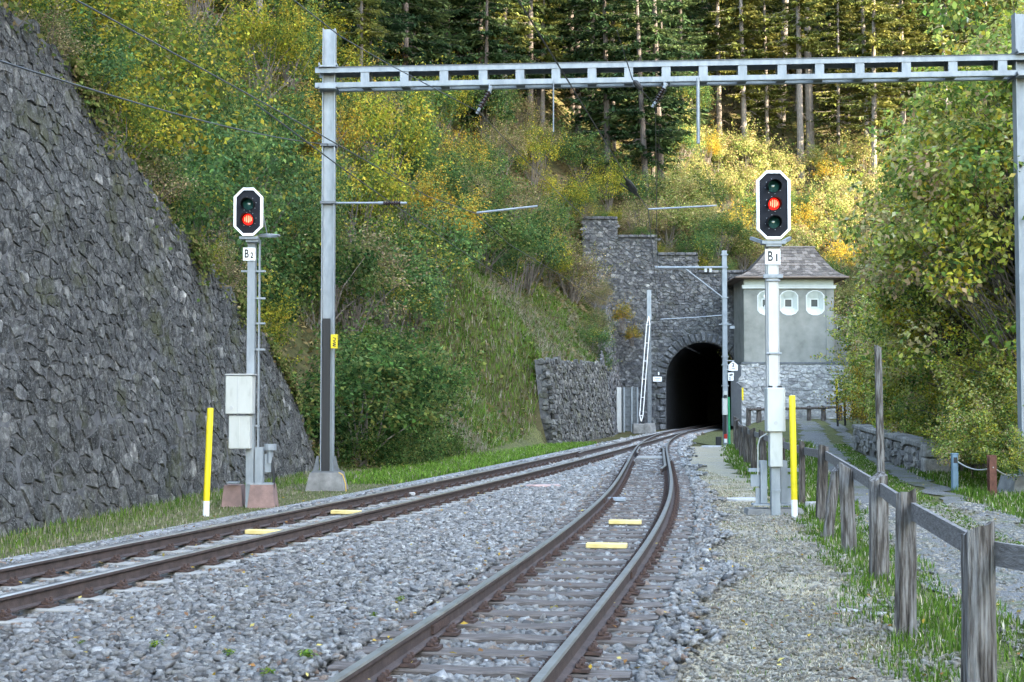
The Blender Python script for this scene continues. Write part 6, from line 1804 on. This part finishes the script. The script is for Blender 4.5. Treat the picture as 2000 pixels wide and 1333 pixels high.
for (x, Y, kd, sc, zz) in ((13.6, 54, 'gold', .75, 1.2), (15.6, 60, 'gold', .85, 2.2), (12.6, 43, 'yellow', .7, 3.0), (11.4, 35, 'gold', .6, 2.6), (12.0, 37.5, 'yellow', .7, 4.4), (16.6, 64, 'gold', .9, 3.0), (14.2, 49, 'yellow', .7, 3.4)):
    place_bush(kd, x, Y, sc, rg, z=float(hz(x, Y, False)) - .1 if zz < 1 else float(hz(x, Y, False)) - .1, sz=1.0 + zz * .35, label='tall ' + BADJ[kd] + ' shrub among the hazel trees ' + ('behind the low stone wall' if Y < 46 else 'where the path bends'), group='autumn shrubs among the hazel trees')
# --- grass, ground cover, fallen leaves
def grass_mesh(pts, h, w, cols, rg, lean=.5):
    n = len(pts); a = rg.uniform(0, 2 * np.pi, n); u = np.stack([np.cos(a), np.sin(a), np.zeros(n)], 1); v = np.stack([-np.sin(a), np.cos(a), np.zeros(n)], 1)
    h = np.asarray(h).reshape(-1, 1); w = np.asarray(w).reshape(-1, 1); l = rg.uniform(.1, lean, (n, 1)) * h
    up = np.array([0, 0, 1.0])
    V = np.stack([pts - u * w / 2, pts + u * w / 2, pts + v * l * .35 + up * h * .6 + u * w * .4, pts + v * l * .35 + up * h * .6 - u * w * .4, pts + v * l + up * h * rg.uniform(.8, 1, (n, 1))], 1).reshape(-1, 3)
    i = np.arange(n)[:, None] * 5
    Ft = np.concatenate([i + np.array([0, 1, 2]), i + np.array([0, 2, 3]), i + np.array([3, 2, 4])], 0)
    return V, Ft, np.repeat(cols, 5, 0)
GREEN = np.array([(.075, .15, .022), (.10, .18, .03), (.055, .11, .02), (.13, .19, .04)]); DRY = np.array([(.46, .40, .30), (.40, .34, .25), (.54, .48, .38), (.30, .25, .16)])
def pick(pal, n, rg): return pal[rg.integers(0, len(pal), n)] * rg.lognormal(0, .2, (n, 1))
def grass(name, label, pts, h, w, cols, rg, lean=.6):
    V, Ft, c = grass_mesh(pts, h, w, cols, rg, lean)
    tag(add(name, mesh_np(name, V, Ft, 'grass_blade', col=c)), label, 'grass', kind='stuff')
rg = np.random.default_rng(91)
fx = lambda y: np.interp(y, [t.y for _, t in FPW], [t.x for _, t in FPW])
# verge by the fence
n = 520000; y = 5.2 + 52 * rg.uniform(0, 1, n) ** 1.9; x = rg.uniform(.6, 17, n)
d = x - fx(y); e = .6 * vnoise(x, y, .7, 71) + .4 * vnoise(x, y, .25, 76)
kp = ((d > -.35 + 1.0 * (e - .5)) & (x < PC(y) - .95 + .5 * (e - .5))) | ((x > PC(y) + 1.2 + .6 * (e - .5)) & (x < PC(y) + 5)) | ((np.abs(x - PC(y) - .27) < .32) & (e > .3))
kp &= x < .38 * y + .3; kp &= rg.random(n) < np.clip(.3 + e, 0, 1); x, y, e = x[kp], y[kp], e[kp]
mid = np.abs(x - PC(y) - .27) < .4
h = np.where(mid, .05, rg.uniform(.03, .10, len(x)) * (.5 + e) * (1 + .02 * y)); w = .005 + .0005 * y
grass('grass', 'fresh green grass round the fence posts and beside the path', np.stack([x, y, hz(x, y, False) + .03], 1), h, w, np.where((rg.random(len(x)) < .12)[:, None], pick(DRY, len(x), rg), pick(GREEN, len(x), rg)), rg)
n = 260000; y = 5.2 + 34 * rg.uniform(0, 1, n) ** 1.4; x = rg.uniform(.6, 5, n); e = vnoise(x, y, .55, 72)
kp = (x > BR(y) - .05) & (x < fx(y) - .15) & (rg.random(n) < np.clip((e - .22) * 2.6, .1, 1)); x, y = x[kp], y[kp]
grass('dry_grass', 'short dry straw coloured grass on the verge beside the siding', np.stack([x, y, hz(x, y, False) + .035], 1), rg.uniform(.012, .045, len(x)), .004 + .0003 * y, np.where((rg.random(len(x)) < .15)[:, None], pick(GREEN, len(x), rg) * .9, pick(DRY, len(x), rg)), rg, 1.0)
# strip before the rubble wall
n = 60000; y = rg.uniform(12, 40, n); x = rg.uniform(-8, 0, n); e = vnoise(x, y, .6, 73)
kp = (x > WX(y) - .1) & (x < BL(y) - .05) & (rg.random(n) < np.clip(.15 + 1.1 * np.exp(-((x - WX(y)) / .8) ** 2) + .45, 0, 1)); x, y, e = x[kp], y[kp], e[kp]
grass('grass', 'green grass growing along the foot of the rubble wall', np.stack([x, y, hz(x, y, False) + .04], 1), rg.uniform(.03, .10, len(x)) * np.exp(-((x - WX(y)) / 1.2) ** 2) + rg.uniform(.02, .06, len(x)), .010 + 0 * x, np.where((rg.random(len(x)) < .25 + .4 * (x > WX(y) + 1))[:, None], pick(DRY, len(x), rg) * .7, pick(GREEN, len(x), rg)), rg)
# long grass on the open slope
n = 150000; Y = rg.uniform(30, 90, n); s = 2.0 + 13 * rg.uniform(0, 1, n) ** 1.35; x = CL(Y) - s / .98; e = vnoise(x, Y, 2.2, 74)
kp = (((s > 4.2) & (Y > 44)) | ((s > 2.0) & (s < 4.2) & (Y < 62))); x, Y, s, e = x[kp], Y[kp], s[kp], e[kp]
low = s < 4.2
grass('long_grass', 'long green and straw coloured grass on the open slope above the buttress wall', np.stack([x, Y, hz(x, Y) + .02], 1), np.where(low, rg.uniform(.06, .2, len(x)), rg.uniform(.15, .48, len(x))), .026 + 0 * x, np.where((rg.random(len(x)) < np.where(low, .08, .25 + .45 * (e > .52)))[:, None], pick(DRY, len(x), rg) * .6, pick(GREEN, len(x), rg) * np.where(low, 1.35, 1.1)[:, None]), rg, 1.1)
# ground cover of small leaves over the wooded slope
n = 70000; Y = rg.uniform(16, 104, n); s = rg.uniform(4.3, 34, n); x = CL(Y) - s / .98
kp = (Y > WEND) | (x < WX(Y) - BAT * WH(Y) - .4); x, Y = x[kp], Y[kp]
x2 = rg.uniform(-40, 50, 42000); Y2 = rg.uniform(101.2, 165, 42000)
x = np.concatenate([x, x2]); Y = np.concatenate([Y, Y2]); n = len(x)
C = np.stack([x, Y, hz(x, Y) + rg.uniform(.02, .30, n)], 1)
gi = (vnoise(x, Y, 4, 75) * 3.99).astype(int)
pal4 = np.array([(.05, .085, .022), (.14, .11, .06), (.10, .11, .03), (.20, .15, .07)])
V, Fq = leaf_quads(C, (.10 + .0016 * Y) * rg.uniform(.6, 1.5, n), rg.normal(0, .6, (n, 3)) + np.array([0, -.3, .8]), rg)
tag(add('ground_cover', mesh_np('ground_cover', V, Fq, 'grass_blade', col=np.repeat(pal4[np.where(rg.random(n) < .6, gi, rg.integers(0, 4, n))] * rg.lognormal(0, .3, (n, 1)), 4, 0))), 'low leafy undergrowth covering the wooded slope', 'undergrowth', kind='stuff')
# moss and creepers hanging over the sloping top of the rubble wall
n = 17000; Y = rg.uniform(15, WEND, n); v = WH(Y) - np.abs(rg.normal(0, .26, n)) * (.3 + 1.4 * vnoise(Y, 0 * Y, 1.1, 88)) + rg.uniform(-.02, .18, n); dd = rg.uniform(.02, .16, n)
kc = rg.random(n) < np.clip((.65 * vnoise(Y, 0 * Y, .9, 81) + .35 * vnoise(Y, 0 * Y, .3, 82) - .38) * 5, .04, 1); Y, v, dd = Y[kc], v[kc], dd[kc]; n = len(Y)
x = WX(Y) - BAT * v + dd; C = np.stack([x, Y, v], 1)
V, Fq = leaf_quads(C, rg.uniform(.04, .13, n), rg.normal(0, .6, (n, 3)) + np.array([.7, -.3, .6]), rg)
pm = np.array([(.10, .12, .035), (.07, .10, .03), (.17, .17, .06), (.20, .15, .08), (.06, .10, .03), (.14, .16, .05)])
tag(add('creeper', mesh_np('creeper', V, Fq, 'grass_blade', col=np.repeat(pick(pm, n, rg), 4, 0))), 'mossy creepers trailing over the sloping top of the rubble wall', 'creeper', kind='stuff')
# fallen leaves
n = 900; y = 5.5 + 24 * rg.uniform(0, 1, n) ** 1.3; x = rg.uniform(-.36, .36, n) * y; kp = (x > WX(y) + .2); x, y = x[kp], y[kp]; n = len(x)
z = np.where((x > BL(y)) & (x < BR(y)), .035, hz(x, y, False) + .075)
V, Fq = leaf_quads(np.stack([x, y, z], 1), rg.uniform(.03, .06, n), rg.normal(0, .35, (n, 3)) + np.array([0, 0, 1]), rg)
pf_ = np.array([(.40, .26, .05), (.26, .13, .05), (.45, .36, .12), (.18, .10, .06)])
tag(add('fallen_leaves', mesh_np('fallen_leaves', V, Fq, 'grass_blade', col=np.repeat(pick(pf_, n, rg), 4, 0))), 'yellow and brown fallen leaves scattered over the ground', 'fallen leaves', kind='stuff')
# weeds in the ballast
for k, (px_, py_, sc) in enumerate(((302, 1267, 1.0), (600, 1288, 1.2), (522, 1322, 1.0), (783, 1175, .8), (730, 1205, .7), (160, 1262, .7), (448, 1282, .8), (1210, 1190, .6))):
    g = G(px_, py_, .02); n = 60; a = rg.uniform(0, 6.28, n); r_ = rg.uniform(0, .05, n) * sc
    C = np.stack([np.cos(a) * r_, np.sin(a) * r_, rg.uniform(.005, .05, n) * sc], 1)
    V, Fq = leaf_quads(C, rg.uniform(.018, .035, n) * sc, np.stack([np.cos(a) * .5, np.sin(a) * .5, np.ones(n)], 1), rg, .5)
    o = add('weed', mesh_np('weed', V, Fq, 'leaf', col=np.repeat(pick(np.array([(.12, .2, .03), (.18, .24, .04), (.08, .15, .03)]), n, rg), 4, 0)), None, tuple(g))
    tag(o, 'small green weed growing out of the grey ballast', 'weed', 'weeds in the ballast')
print('shrubs', nb, 'trees', nt_)
